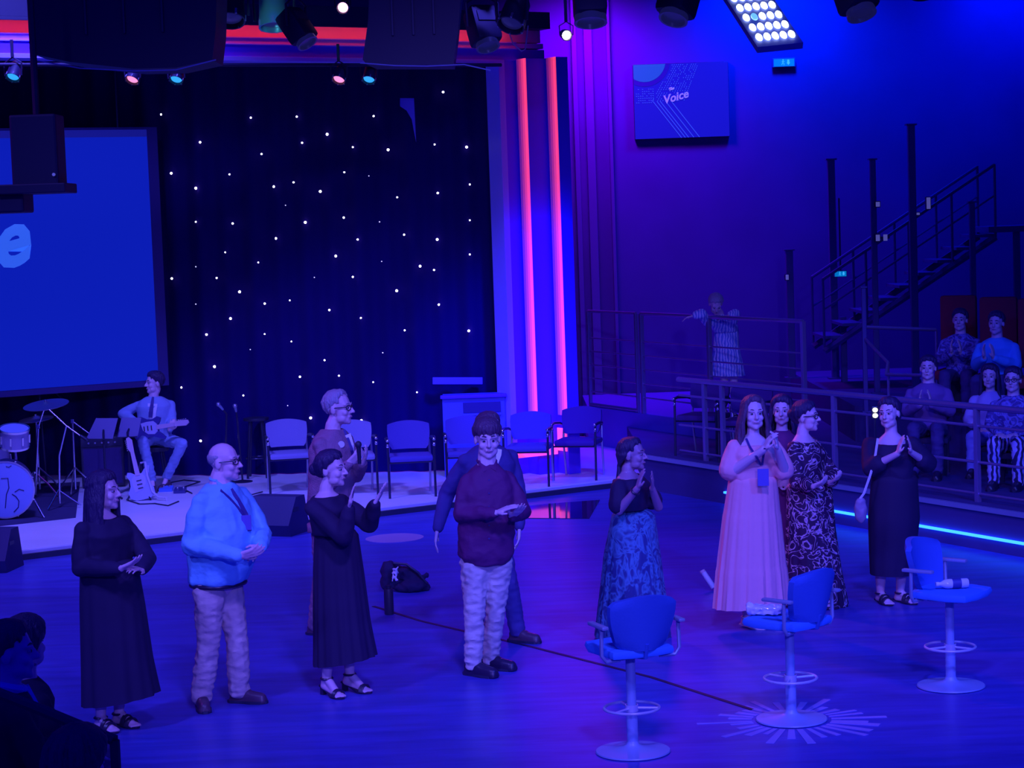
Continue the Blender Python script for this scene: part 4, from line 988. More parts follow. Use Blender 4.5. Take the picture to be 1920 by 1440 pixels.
tm = mat('tv_lettering', (.4, .4, .7), .5, emit=(.10, .13, .95), estr=1.0)
for (txt, size, u, v) in (('Voice', .165, .31, .54), ('The', .05, .37, .36)):
    me = text_mesh(txt, size, .3, .004, .001); R_ = Ry(rad(-14))
    for q in me.vertices: q.co = R_ @ V((q.co.x, -q.co.z, q.co.y))
    o = link('lettering', me, tm, tv, smooth=False); o.location = tvp(u, v) + V((0, -.006, 0))

# ---- exit signs
def exit_sign(px, py, Y, wpx, hpx, label):
    c = D(px, py, Y); w_ = wpx * Y / F; h_ = hpx * Y / F
    s_ = thing('exit_sign', label, 'sign', c)
    MB().box((0, .03, 0), (w_, .06, h_), bev=.006).build('housing', mat('sign_housing', (.05, .2, .4), .5), s_, smooth=False)
    MB().box((0, -.003, -.004), (w_ * .9, .006, h_ * .8)).build('face', mat('sign_face', (.0, .3, .3), .5, emit=(.0, .16, .48), estr=1), s_, smooth=False)
    mm = mat('sign_pictogram', (.3, .7, .8), .5, emit=(.05, .42, .85), estr=1)
    g_ = MB()                                # running figure
    k = h_ * .3
    g_.ell((-.35 * k, -.008, k * .9), (.22 * k, .004, .22 * k), nu=8, nv=5); g_.tube([(-.35 * k, -.008, .6 * k), (-.45 * k, -.008, -.1 * k), (0, -.008, -.5 * k), (-.1 * k, -.008, -1 * k)], .10 * k, 6); g_.tube([(-.45 * k, -.008, -.1 * k), (-.9 * k, -.008, -.9 * k)], .10 * k, 6); g_.tube([(-.85 * k, -.008, .2 * k), (-.35 * k, -.008, .5 * k), (.2 * k, -.008, .2 * k)], .09 * k, 6)
    g_.build('pictogram', mm, s_)
    g_ = MB(); g_.prism([(1.2 * k, -.008, .9 * k), (1.9 * k, -.008, .9 * k), (1.9 * k, -.008, -.1 * k), (2.2 * k, -.008, -.1 * k), (1.55 * k, -.008, -1 * k), (.9 * k, -.008, -.1 * k), (1.2 * k, -.008, -.1 * k)], (0, -.004, 0)); g_.build('pictogram', mm, s_, smooth=False)
    MB().box((0, .5 if Y > 29 else .0, h_ * .5 + .5), (.02, .02, 1.0) if Y <= 29 else (.02, .02, .02)).build('hanger', M['blackmetal'], s_, smooth=False)
    return s_
exit_sign(1470, 117, 30.42, 42, 17, 'teal illuminated exit sign below the bright lamp panel')
exit_sign(1576, 513, 28.9, 24, 12, 'faint green exit sign between the stair posts')

# ---- armchairs on the stage
def make_chair():
    r = thing('armchair', 'x', 'chair', (0, 0, 0), group='armchairs on the stage')
    M['seatfab'] = mat('pale_upholstery', (.28, .27, .50), .85, bump=.1, bscale=60)
    mb = MB(); mb.box((0, 0, .44), (.50, .46, .07), bev=.03); mb.build('seat', M['seatfab'], r)
    # curved backrest
    rings = []
    for j in range(9):
        v = j / 8; z = .52 + v * .32; hw = .215 + .03 * math.sin(v * 2.4); row_f = []; row_b = []
        if j in (0, 8): hw -= .02
        for i in range(11):
            x = -1 + 2 * i / 10; yb = .20 + v * .07 - .045 * x * x
            row_f.append(V((x * hw, yb - .022, z - (.03 * x * x if j == 8 else 0)))); row_b.append(V((x * hw, yb + .022, z - (.03 * x * x if j == 8 else 0))))
        rings.append(row_f + row_b[::-1])
    MB().loft(rings).build('backrest', M['seatfab'], r)
    for s_ in (-1, 1):
        MB().tube([(s_ * .262, -.24, 0), (s_ * .262, -.225, .45), (s_ * .265, -.215, .66)], .014, 8).build('leg', M['blackmetal'], r)
        MB().tube([(s_ * .235, .27, 0), (s_ * .24, .20, .42), (s_ * .235, .235, .62)], .013, 8).build('leg', M['steel'], r)
        a = MB().tube([(s_ * .265, -.23, .662), (s_ * .275, -.10, .672), (s_ * .262, .12, .655), (s_ * .235, .235, .62)], [.017, .018, .018, .012], 8).build('armrest', M['blackmetal'], r)
        MB().ell((s_ * .265, -.238, .662), (.020, .018, .019), nu=10, nv=6).build('end_cap', M['chrome'], a); MB().ell((s_ * .264, -.226, .60), (.019, .017, .024), nu=10, nv=6).build('end_cap', M['chrome'], a)
    MB().tube([(-.262, -.2, .40), (.262, -.2, .40)], .011, 6).build('rail', M['blackmetal'], r)
    return r
ch0 = make_chair()
CH = [(545, 921, 12, 'pale upholstered armchair beside the tall black stool'), (664, 925, 8, 'pale upholstered armchair behind the man holding the microphone'), (772, 928, 6, 'blue upholstered armchair standing free beside the presenter'),
      (880, 918, 4, 'armchair in front of the pale cabinet, behind the navy suit'), (994, 908, -10, 'armchair in front of the lit column'), (1087, 896, -16, 'dark armchair past the lit column at the end of the row')]
CHSHADE = [mat('blue_upholstery', (.10, .08, .40), .85, bump=.1, bscale=60), mat('dark_upholstery', (.08, .02, .22), .85, bump=.1, bscale=60)]  # darker fabric copies, painting in the light's falloff along the row
for i, (x, y, a, lab) in enumerate(CH):
    pos = G(x, y, ZS)
    if i == 0: ch0.location = pos; ch0.rotation_euler = (0, 0, rad(a)); ch0['label'] = lab
    else:
        r = dup(ch0, pos, rad(a), lab)
        if i >= 2:
            for c in r.children:
                if c.name.split('.')[0] in ('seat', 'backrest'): c.material_slots[0].link = 'OBJECT'; c.material_slots[0].material = CHSHADE[0 if i < 5 else 1]
# chairs on the terrace behind the railing
for i, (x, a, off, lab) in enumerate(((1246, -30, .5, 'empty armchair behind the railing beside the walkway front'), (1326, -24, .5, 'empty armchair behind the railing next to the pink dress'))):
    q = rail_pt(x, LB, LA); q = q - ln * off; r = dup(ch0, (q.x, q.y, ZT), rad(a), lab); r['group'] = 'armchairs behind the railing'
    for c in r.children:
        if c.name.split('.')[0] in ('seat', 'backrest'): c.material_slots[0].link = 'OBJECT'; c.material_slots[0].material = CHSHADE[1]

# ---- bar stools on the floor
def make_stool():
    r = thing('bar_stool', 'x', 'stool', (0, 0, 0), group='bar stools on the show floor')
    M['stoolmetal'] = mat('blue_grey_metal', (.34, .46, .72), .4, .1)
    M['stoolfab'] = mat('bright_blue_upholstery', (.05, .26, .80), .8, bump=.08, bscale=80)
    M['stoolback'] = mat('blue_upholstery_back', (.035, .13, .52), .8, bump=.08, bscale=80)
    MB().lathe([(.001, 0), (.215, 0), (.225, .006), (.222, .014), (.16, .022), (.06, .036), (.04, .05), (.034, .07), (.001, .07)], n=40).build('base', M['stoolmetal'], r)
    MB().lathe([(.001, .05), (.034, .05), (.034, .28), (.029, .285), (.029, .58), (.05, .60), (.001, .60)], n=20).build('column', M['stoolmetal'], r)
    mb = MB(); mb.tube([(.165 * math.cos(a), .165 * math.sin(a), .27) for a in [2 * math.pi * k / 40 for k in range(41)]], .009, 8, cap=False)
    for k in range(3):
        a = 2 * math.pi * k / 3 + .5; mb.tube([(.03 * math.cos(a), .03 * math.sin(a), .27), (.16 * math.cos(a), .16 * math.sin(a), .27)], .008, 6)
    mb.lathe([(.033, .25), (.04, .25), (.04, .29), (.033, .29)], n=16, cap=False); mb.build('footrest', mat('pale_footrest', (.62, .62, .80), .35, .2), r)
    # seat pad: rounded, wider at the front
    out = [(-.20, .19), (-.215, .05), (-.235, -.10), (-.20, -.215), (-.08, -.245), (.08, -.245), (.20, -.215), (.235, -.10), (.215, .05), (.20, .19), (.08, .215), (-.08, .215)]
    rings = [[V((x * k, y * k, z)) for x, y in out] for k, z in ((.80, .605), (.97, .615), (1.0, .635), (.97, .658), (.80, .668), (.3, .666))]
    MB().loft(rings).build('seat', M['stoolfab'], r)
    rings = []
    for j in range(11):
        v = j / 10; z = .655 + v * .335; hw = .15 + .065 * math.sin(min(1, v * 1.25) * 1.5) - (.03 if j == 10 else 0) - (.02 if j == 0 else 0); f = []; bk = []
        for i in range(13):
            x = -1 + 2 * i / 12; yb = .21 + v * .055 - .075 * x * x; zz = z - (.035 * x * x * v * v)
            f.append(V((x * hw, yb - .02, zz))); bk.append(V((x * hw, yb + .022, zz)))
        rings.append(f + bk[::-1])
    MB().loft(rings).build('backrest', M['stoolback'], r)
    for s_ in (-1, 1):
        a = MB().tube([(s_ * .13, .13, .598), (s_ * .225, .15, .600), (s_ * .255, .15, .64), (s_ * .250, .15, .80)], .012, 8).build('armrest', M['greymetal'], r)
        MB().box((s_ * .25, .10, .81), (.042, .22, .022), bev=.009).build('arm_pad', M['greymetal'], a)
    MB().box((0, .0, .598), (.22, .22, .018), bev=.004).build('seat_plate', M['blackmetal'], r)
    MB().tube([(0, .1, .60), (0, .215, .615), (0, .235, .70)], .014, 8).build('back_support', M['stoolback'], r)
    return r
sto = make_stool(); p1 = G(1187, 1410); sto.location = p1; sto.rotation_euler = (0, 0, rad(-158)); sto['label'] = 'blue bar stool with empty seat, its back turned, before the leaf print skirt'
p2 = G(1484, 1350); dup(sto, p2, rad(-134), 'blue bar stool standing on the pale starburst with a clear packet on its seat')
p3 = G(1783, 1287); dup(sto, p3, rad(52), 'blue bar stool with a clear bottle lying on its seat')
# packet and bottle on the seats
M['clear'] = mat('clear_plastic', (.75, .8, .9), .12, spec=.8)
def seat_pt(c, yaw, x, y, z): return c + Rz(rad(yaw)) @ V((x, y, z))
c_ = seat_pt(p2, -134, .06, -.13, .668); pk = thing('wrapped_packet', 'clear wrapped packet lying on the seat of the stool on the starburst', 'packet', c_)
mb = MB(); mb.box((0, 0, .035), (.20, .10, .055), Rz(rad(-12)), bev=.015); mb.ell((-.1, .02, .04), (.03, .04, .04)); link('wrapping', remesh(mb, .007, 2, None, wrinkle=.010, wf=22), M['clear'], pk); MB().box((.02, -.052, .03), (.09, .006, .03), Rz(rad(-12))).build('paper_label', M['white'], pk, smooth=False)
c_ = seat_pt(p3, 52, -.02, -.04, .668); bt = thing('water_bottle', 'clear water bottle lying on its side on a stool seat', 'bottle', c_, rad(4))
MB().lathe([(.001, -.10), (.028, -.10), (.032, -.09), (.032, .04), (.028, .06), (.014, .085), (.013, .10), (.001, .10)], (0, 0, .034), Ry(rad(-90)), 20).build('bottle_body', M['clear'], bt)
MB().lathe([(.001, .098), (.016, .098), (.016, .118), (.001, .118)], (0, 0, .034), Ry(rad(-90)), 16).build('cap', M['white'], bt)
MB().lathe([(.033, -.05), (.0335, -.05), (.0335, .01), (.033, .01)], (0, 0, .034), Ry(rad(-90)), 20, cap=False).build('label_band', mat('dark_label', (.05, .06, .3), .5), bt)
MB().box((.04, .07, .012), (.15, .05, .02), Rz(.3), bev=.004).build('folded_wrapper', M['clear'], bt, smooth=False)

# ---- starburst painted round the stool
sbm = mat('starburst_paint', (.34, .30, .70), .5); sb_ = thing('starburst_inlay', 'pale starburst of thin rays on the floor round a stool foot', 'floor inlay', (p2.x, p2.y, 0))
rnd = random.Random(11); nr = 30
for k in range(nr):
    a = 2 * math.pi * k / nr + rnd.uniform(-.04, .04); l0 = .25; l1 = rnd.choice((.40, .48, .56, .60)); w_ = rnd.uniform(.009, .022)
    d = V((math.cos(a), math.sin(a), 0)); s_ = V((-d.y, d.x, 0)); MB().prism([d * l0 + s_ * w_, d * l1 + s_ * w_ * 1.4, d * l1 - s_ * w_ * 1.4, d * l0 - s_ * w_], (0, 0, .003)).build('ray', sbm, sb_, smooth=False)
# ---- pale disc on the floor
c_ = G(740, 1009); tag(MB().lathe([(.001, 0), (.30, 0), (.30, .004), (.001, .004)], n=32).build('floor_disc', mat('pale_disc', (.42, .26, .5), .6), smooth=False), 'flat pale round mark on the floor before the stage', 'floor mark').location = c_

# ---- bag, bottle and paper on the floor
c_ = G(775, 1108); bg = thing('duffel_bag', 'slumped black bag lying on the floor behind the dark bottle', 'bag', c_)
mb = MB(); sc_ = c_.y / F
def bp_(x, y, dd=0): return D(x, y, c_.y + dd) - c_
mb.cap(bp_(735, 1072, .05), bp_(792, 1098, .05), .085, .055); mb.cap(bp_(728, 1066), bp_(726, 1094), .07, .06); mb.cap(bp_(760, 1075), bp_(800, 1102), .07, .04); mb.ell(bp_(770, 1098), (.16, .13, .06)); mb.cap(bp_(790, 1080), bp_(800, 1078), .02, .022)
me = remesh(mb, .012, 3, None, wrinkle=.016, wf=11)
for q in me.vertices: q.co.z = max(q.co.z, .002)
link('bag_body', me, M['blackcloth'], bg)
mb = MB(); mb.tube([bp_(738, 1056, -.03), bp_(762, 1058, -.05), bp_(784, 1074, -.05), bp_(800, 1094, -.03)], .012, 6); mb.build('strap', M['black'], bg)
c2 = G(730, 1152); wb = thing('flask', 'tall black water flask standing on the floor before the black bag', 'flask', c2)
MB().lathe([(.001, 0), (.036, 0), (.039, .008), (.039, .20), (.034, .215), (.001, .215)], n=20).build('flask_body', M['black'], wb); MB().lathe([(.001, .213), (.022, .213), (.024, .24), (.001, .24)], n=16).build('lid', M['blackmetal'], wb)
c3 = D(741, 1077, c_.y - .14); mb = MB(); rnd = random.Random(3)
for k in range(14): mb.cap(V((rnd.uniform(-.025, .025), rnd.uniform(-.02, .02), rnd.uniform(-.065, .065))), V((rnd.uniform(-.03, .03), rnd.uniform(-.02, .02), rnd.uniform(-.065, .065))), .008, .006, 6)
o = link('crumpled_tissue', remesh(mb, .006, 1, None), M['white']); o.location = c3; tag(o, 'crumpled white tissue resting against the black bag', 'tissue')
c4 = G(1332, 1108); d_ = D(1318, 1072, c4.y) - c4; rp_ = thing('paper_roll', 'pale paper tube leaning behind the pink dress', 'paper roll', c4)
a_ = V((0, 0, .026)) ; e_ = V((d_.x * 1.0, .05, d_.z)); MB().tube([V((.03, 0, .0)) + a_, e_], .024, 14).build('roll', M['white'], rp_); MB().tube([(e_ - V((.03, 0, -.03)) * 0) + (e_ - a_).normalized() * -.02, e_ + (e_ - a_).normalized() * .004], .0255, 14).build('rim', mat('pink_rim', (.8, .5, .6), .6), rp_)

# ---- monitor wedges
def wedge(px, py, w_, label, yaw):
    c = G(px, py); r = thing('stage_monitor', label, 'speaker', c, rad(yaw), group='floor monitor speakers')
    pr_ = [(-.22, 0), (.22, 0), (.22, .17), (.02, .36), (-.22, .36)]
    body = MB(); body.prism([(-w_ / 2, y, z) for y, z in [(-.24, .0), (.2, .0), (.24, .12), (.05, .40), (-.14, .40)][::-1]], (w_, 0, 0)); body.build('cabinet', mat('monitor_box', (.03, .03, .12), .6), r, smooth=False)
    g_ = MB(); g_.prism([(-w_ / 2 + .03, -.245, .02), (w_ / 2 - .03, -.245, .02), (w_ / 2 - .03, -.152, .385), (-w_ / 2 + .03, -.152, .385)], (0, -.008, .002)); g_.build('grille', mat('monitor_grille', (.06, .07, .28), .7, bump=.2, bscale=200), r, smooth=False)
    for s_ in (-1, 1): MB().box((s_ * (w_ / 2 + .002), .06, .27), (.01, .12, .04), bev=.004).build('handle', M['blackmetal'], r, smooth=False)
    return r
wedge(521, 1000, .52, 'black floor monitor between the blue shirt and the black dress', 158)
wedge(-18, 1068, .5, 'black floor monitor below the bass drum', 172)

# ---- pale cabinet behind the chairs and shelf strip
c_ = G(893, 893, ZS); cb = thing('low_cabinet', 'pale blue low cabinet panel with dark slot behind the armchairs', 'cabinet', c_, rad(0))
hc_ = (893 - 738) * c_.y / F; wc = 118 * c_.y / F
cm = mat('pale_cabinet', (.10, .13, .70), .55)
MB().box((0, .12, hc_ / 2), (wc, .22, hc_), bev=.012).build('body', cm, cb, smooth=False); MB().box((.0, .0, hc_ - .02), (wc + .04, .08, .04), bev=.008).build('top_edge', M['arch'], cb, smooth=False)
MB().box((.10, .012, hc_ - .16), (wc * .6, .03, .13), bev=.004).build('slot', mat('slot_dark', (.03, .02, .2), .6), cb, smooth=False)
MB().box((.10, .0, hc_ - .245), (wc * .62, .05, .025), bev=.004).build('ledge', cm, cb, smooth=False)
p_ = D(858, 714, 25.75); tag(MB().box((0, 0, 0), (.62, .05, .085), Ry(rad(2)), bev=.006).build('light_bar', mat('dim_bar', (.16, .12, .75), .5), smooth=False), 'narrow blue bar fixed in front of the curtain above the cabinet', 'bar').location = p_
# curved white bracket on the curtain
out = [(750, 184), (776, 184), (778, 222), (780, 266), (776, 246), (772, 224), (762, 207), (750, 199)]
o = MB(); o.prism([D(x, y, 25.72) for x, y in out], (0, .06, 0)); tag(o.build('curved_bracket', mat('pale_bracket', (.25, .22, .75), .5), smooth=False), 'pale curved bracket with a thin tail hanging in front of the curtain', 'bracket')

# ---- tall stool, microphone stands near the curtain
def tube_thing(name, label, cat, base): return thing(name, label, cat, base)
c_ = G(485, 895, ZS); ts = thing('tall_stool', 'tall black stool standing by the star curtain', 'stool', c_)
MB().lathe([(.001, .72), (.15, .72), (.16, .735), (.16, .755), (.001, .755)], n=24).build('seat', M['blackmetal'], ts)
for k in range(4):
    a = math.pi / 4 + math.pi / 2 * k; MB().tube([(.17 * math.cos(a), .17 * math.sin(a), 0), (.10 * math.cos(a), .10 * math.sin(a), .72)], .016, 8).build('leg', M['blackmetal'], ts)
mb = MB(); mb.tube([(.145 * math.cos(a), .145 * math.sin(a), .25) for a in [2 * math.pi * k / 24 for k in range(25)]], .009, 6); mb.build('foot_ring', M['blackmetal'], ts)
def mic_stand(px, py, top_px, mic_px, label, Y=None):
    c = G(px, py, ZS); r = thing('microphone_stand', label, 'microphone stand', c); Yd = c.y
    t_ = D(*top_px, Yd) - c; m_ = D(*mic_px, Yd - .1) - c
    MB().lathe([(.001, 0), (.12, 0), (.125, .012), (.02, .03), (.001, .03)], n=24).build('base', M['blackmetal'], r)
    MB().tube([(0, 0, .02), t_], .012, 8).build('pole', M['blackmetal'], r); MB().tube([t_, m_], .010, 8).build('boom', M['blackmetal'], r)
    d = (m_ - t_).normalized(); k = MB().cap(m_ - d * .08, m_, .014, .02).build('microphone', M['greymetal'], r); MB().ell(m_ + d * .02, (.028, .028, .028)).build('grille', M['steel'], k)
mic_stand(422, 905, (425, 776), (411, 760), 'microphone stand with angled head near the curtain beside the bald man')
mic_stand(455, 904, (444, 778), (441, 763), 'upright microphone stand between the angled microphone and the tall stool')

# ---- drum kit
c_ = G(13, 974, ZS + .0125); bd = thing('bass_drum', 'bass drum with pale blue front head and dark markings', 'drum', c_, rad(12))
rr_ = .315; cz = rr_ + .015
M['drumhead'] = mat('drum_head', (.32, .42, .85), .4); M['shell'] = mat('drum_shell', (.4, .36, .62), .3)
X90 = Rx(rad(90))
MB().lathe([(rr_ - .02, -.20), (rr_ - .008, -.20), (rr_ - .008, .21), (rr_ - .02, .21)], (0, .2, cz), X90, 40).build('shell', M['shell'], bd)
h_ = MB().lathe([(.001, 0), (rr_ - .012, 0), (rr_ - .012, .004), (.001, .004)], (0, -.012, cz), X90, 40).build('front_head', M['drumhead'], bd, smooth=False)
MB().lathe([(rr_ - .012, -.01), (rr_, -.01), (rr_ + .004, .02), (rr_ - .012, .02)], (0, .0, cz), X90, 40, cap=False).build('hoop', M['steel'], bd)
mk = MB()
mk.tube([(-.04, -.018, cz + .13), (.035, -.018, cz + .13), (.04, -.018, cz + .02), (.01, -.018, cz - .05), (-.01, -.018, cz - .2)], .006, 6); mk.tube([(.08, -.018, cz - .25), (.13, -.018, cz - .20), (.14, -.018, cz - .13), (.11, -.018, cz - .08), (.07, -.018, cz - .05)], .006, 6); mk.tube([(.10, -.018, cz - .03), (.15, -.018, cz - .0), (.20, -.018, cz - .02)], .006, 6); mk.tube([(.02, -.018, cz + .26), (.05, -.018, cz + .25), (.08, -.018, cz + .265)], .005, 6); mk.build('marking', mat('head_print', (.02, .02, .15), .5), h_)
for s_ in (-1, 1): MB().tube([(s_ * .29, .05, .22), (s_ * .40, -.06, .0)], .012, 8).build('spur', M['chrome'], bd)
for k in range(8):
    a = rad(22.5 + 45 * k); MB().box(((rr_ + .008) * math.cos(a), .03, cz + (rr_ + .008) * math.sin(a)), (.02, .07, .02), Ry(-a), bev=.004).build('lug', M['chrome'], bd, smooth=False)
def tom(c, r_, h, label, tilt):
    t = thing('tom_drum', label, 'drum', c); R3 = Ry(rad(6)) @ Rx(rad(tilt))
    MB().lathe([(.001, -h / 2), (r_, -h / 2), (r_, h / 2), (.001, h / 2)], (0, 0, 0), R3, 30).build('shell', M['shell'], t); MB().lathe([(.001, h / 2 - .004), (r_ - .006, h / 2 - .004), (r_ - .006, h / 2 + .006), (.001, h / 2 + .006)], (0, 0, 0), R3, 30).build('head', M['drumhead'], t, smooth=False)
    for zz in (-h / 2, h / 2): MB().lathe([(r_ - .002, zz - .012), (r_ + .008, zz - .012), (r_ + .008, zz + .012), (r_ - .002, zz + .012)], (0, 0, 0), R3, 30, cap=False).build('hoop', M['chrome'], t)
    for k in range(8):
        a = rad(45 * k); q = R3 @ V(((r_ + .008) * math.cos(a), (r_ + .008) * math.sin(a), 0)); MB().box(q, (.02, .02, h * .5), R3 @ Rz(a), bev=.004).build('lug', M['chrome'], t, smooth=False)
    MB().tube([R3 @ V((0, 0, -h / 2)), V((0, .02, -(c.z - (c_.z + cz * 2 - .02))))], .016, 8).build('mount', M['chrome'], t)
tom(D(27, 820, c_.y + .15), .16, .20, 'chrome-rimmed rack tom mounted above the bass drum', 14)
def stand(base, top, r=.013): pass
def cymbal_stand(foot, topx, r_, label, cym_tilt=8, boom=None):
    b_ = G(*foot, ZS + .012); s_ = thing('cymbal_stand', label, 'cymbal', b_); t_ = D(topx[0], topx[1], b_.y) - b_
    for k in range(3):
        a = rad(30 + 120 * k); l = MB().tube([(0, 0, .32), (.16 * math.cos(a), .16 * math.sin(a), .16), (.27 * math.cos(a), .27 * math.sin(a), .012)], .011, 6).build('leg', M['chrome'], s_); MB().ell((.27 * math.cos(a), .27 * math.sin(a), .013), (.02, .02, .013)).build('rubber_foot', M['black'], l)
    pt = [V((0, 0, .05)), V((0, 0, t_.z))] if boom is None else [V((0, 0, .05)), D(boom[0], boom[1], b_.y) - b_]
    MB().tube(pt, .013, 8).build('pole', M['chrome'], s_)
    if boom is not None: MB().tube([pt[1], t_], .010, 8).build('boom', M['chrome'], s_); MB().box(pt[1], (.04, .04, .05), bev=.006).build('clamp', M['chrome'], s_, smooth=False)
    R3 = Ry(rad(-4)) @ Rx(rad(cym_tilt)); q = V((t_.x, t_.y, t_.z)) if boom is not None else V((0, 0, t_.z))
    if r_ > 0:
        MB().lathe([(.012, .03), (.035, .028), (.055, .012), (r_ * .6, .004), (r_, -.012), (r_, -.016), (r_ * .6, 0), (.05, .007), (.012, .022)], q, R3, 36).build('cymbal', mat('bronze_cymbal', (.55, .45, .5), .3, .9), s_); MB().lathe([(.001, .03), (.014, .03), (.014, .05), (.001, .05)], q, R3, 10).build('wing_nut', M['chrome'], s_)
    return s_
cymbal_stand((67, 935), (86, 757), .27, 'wide bronze cymbal on a chrome stand above the rack tom', 10, boom=(72, 800))
cymbal_stand((75, 925), (68, 784), .21, 'lower dark cymbal just beneath the wide bronze cymbal', 6)
cymbal_stand((142, 925), (170, 815), 0, 'chrome boom stand with counterweight arm beside the music stand', 0, boom=(136, 790))
# counter arm of that stand
# overhead microphone boom
b_ = G(60, 922, ZS + .012); om = thing('overhead_microphone', 'tall black boom stand reaching over the drums', 'microphone stand', b_ + V((.06, .55, 0)))
b_ = om.location.copy(); top_ = D(71, 708, b_.y) - b_
MB().lathe([(.001, 0), (.14, 0), (.14, .02), (.02, .035), (.001, .035)], n=24).build('base', M['blackmetal'], om); MB().tube([(0, 0, .02), top_], .014, 8).build('pole', M['blackmetal'], om)
e_ = D(2, 650, b_.y - .2) - b_; f_ = D(122, 752, b_.y + .15) - b_; MB().tube([e_, top_, f_], .011, 8).build('boom', M['blackmetal'], om)
k = MB().cap(e_, e_ + (e_ - top_).normalized() * .12, .02, .024).build('microphone', M['blackmetal'], om)
# floor tom at the left edge and rug
fc = G(-8, 930, ZS + .012); ft = thing('floor_tom', 'floor tom partly out of view beside the rack tom', 'drum', fc)
MB().lathe([(.001, .25), (.19, .25), (.19, .62), (.001, .62)], n=30).build('shell', M['shell'], ft); MB().lathe([(.001, .618), (.185, .618), (.185, .63), (.001, .63)], n=30).build('head', M['drumhead'], ft, smooth=False)
for k in range(3):
    a = rad(120 * k + 20); MB().tube([(.2 * math.cos(a), .2 * math.sin(a), .5), (.23 * math.cos(a), .23 * math.sin(a), 0)], .01, 6).build('leg', M['chrome'], ft)
rug = MB(); rug.prism([G(x, y, ZS) for x, y in ((-260, 1016), (142, 971), (150, 905), (-260, 930))], (0, 0, .012)); tag(rug.build('drum_rug', M['dark'], smooth=False), 'dark rug spread under the drum kit', 'rug')
# second chrome counter arm (microphone for the toms)
b_ = G(112, 952, ZS + .012); tm_ = thing('tom_microphone', 'short chrome microphone arm slanting down towards the music stand', 'microphone stand', b_)
for k in range(3):
    a = rad(10 + 120 * k); MB().tube([(0, 0, .2), (.24 * math.cos(a), .24 * math.sin(a), .012)], .011, 6).build('leg', M['chrome'], tm_)
q_ = D(124, 798, b_.y) - b_; MB().tube([(0, 0, .05), (q_.x * .2, 0, .6), q_], .012, 8).build('pole', M['chrome'], tm_); MB().tube([D(92, 768, b_.y) - b_, q_, D(152, 818, b_.y) - b_], .011, 8).build('boom', M['chrome'], tm_); MB().cap(D(152, 818, b_.y) - b_, D(162, 824, b_.y) - b_, .02, .022).build('counterweight', M['blackmetal'], tm_)

# ---- music stands
def music_stand(px, py, quad, label):
    c = G(px, py, ZS); r = thing('music_stand', label, 'music stand', c); Yd = c.y
    q = [D(x, y, Yd + dd) - c for x, y, dd in quad]
    n_ = (q[1] - q[0]).cross(q[3] - q[0]).normalized() * .008
    MB().prism(q, n_).build('desk', mat('desk_grey', (.12, .10, .30), .5), r, smooth=False)
    lo = q[3] + (q[2] - q[3]) * .0; MB().prism([q[3], q[2], q[2] + V((0, -.05, .0)), q[3] + V((0, -.05, 0))], (0, 0, .01)).build('lip', M['blackmetal'], r, smooth=False)
    ctr = (q[0] + q[1] + q[2] + q[3]) / 4
    MB().tube([(0, 0, .02), (0, 0, ctr.z - .05), ctr + V((0, .03, 0))], .013, 8).build('pole', M['blackmetal'], r)
    for k in range(3):
        a = rad(90 + 120 * k); MB().tube([(0, 0, .1), (.24 * math.cos(a), .24 * math.sin(a), .01)], .012, 6).build('leg', M['blackmetal'], r)
    sh_ = MB(); m_ = [q[0].lerp(q[2], .08), q[1].lerp(q[3], .08), q[2].lerp(q[0], .12), q[3].lerp(q[1], .12)]
    return r
music_stand(200, 935, [(180, 784, .12), (221, 784, .12), (211, 824, 0), (161, 824, 0)], 'dark music stand desk next to the drum boom arm')
music_stand(245, 930, [(228, 783, .12), (265, 783, .12), (258, 819, 0), (219, 821, 0)], 'dark music stand desk in front of the guitarist')

# ---- amplifier behind the music stands
c_ = G(195, 915, ZS); am = thing('guitar_amplifier', 'dark amplifier cabinet standing under the music stands', 'amplifier', c_, rad(10))
MB().box((0, .15, .32), (.52, .26, .62), bev=.015).build('cabinet', M['black'], am, smooth=False); MB().box((0, .018, .27), (.46, .01, .44)).build('grille', mat('amp_grille', (.05, .03, .16), .9, bump=.3, bscale=150), am, smooth=False); MB().box((0, .018, .56), (.46, .012, .09)).build('control_panel', M['blackmetal'], am, smooth=False)
for k in range(5): MB().lathe([(.001, 0), (.013, 0), (.011, .015), (.001, .015)], (-.16 + .08 * k, .012, .56), Rx(rad(90)), 10).build('knob', M['steel'], am)
for s_ in (-1, 1): MB().box((s_ * .2, .15, .007), (.05, .2, .014)).build('foot', M['black'], am, smooth=False)

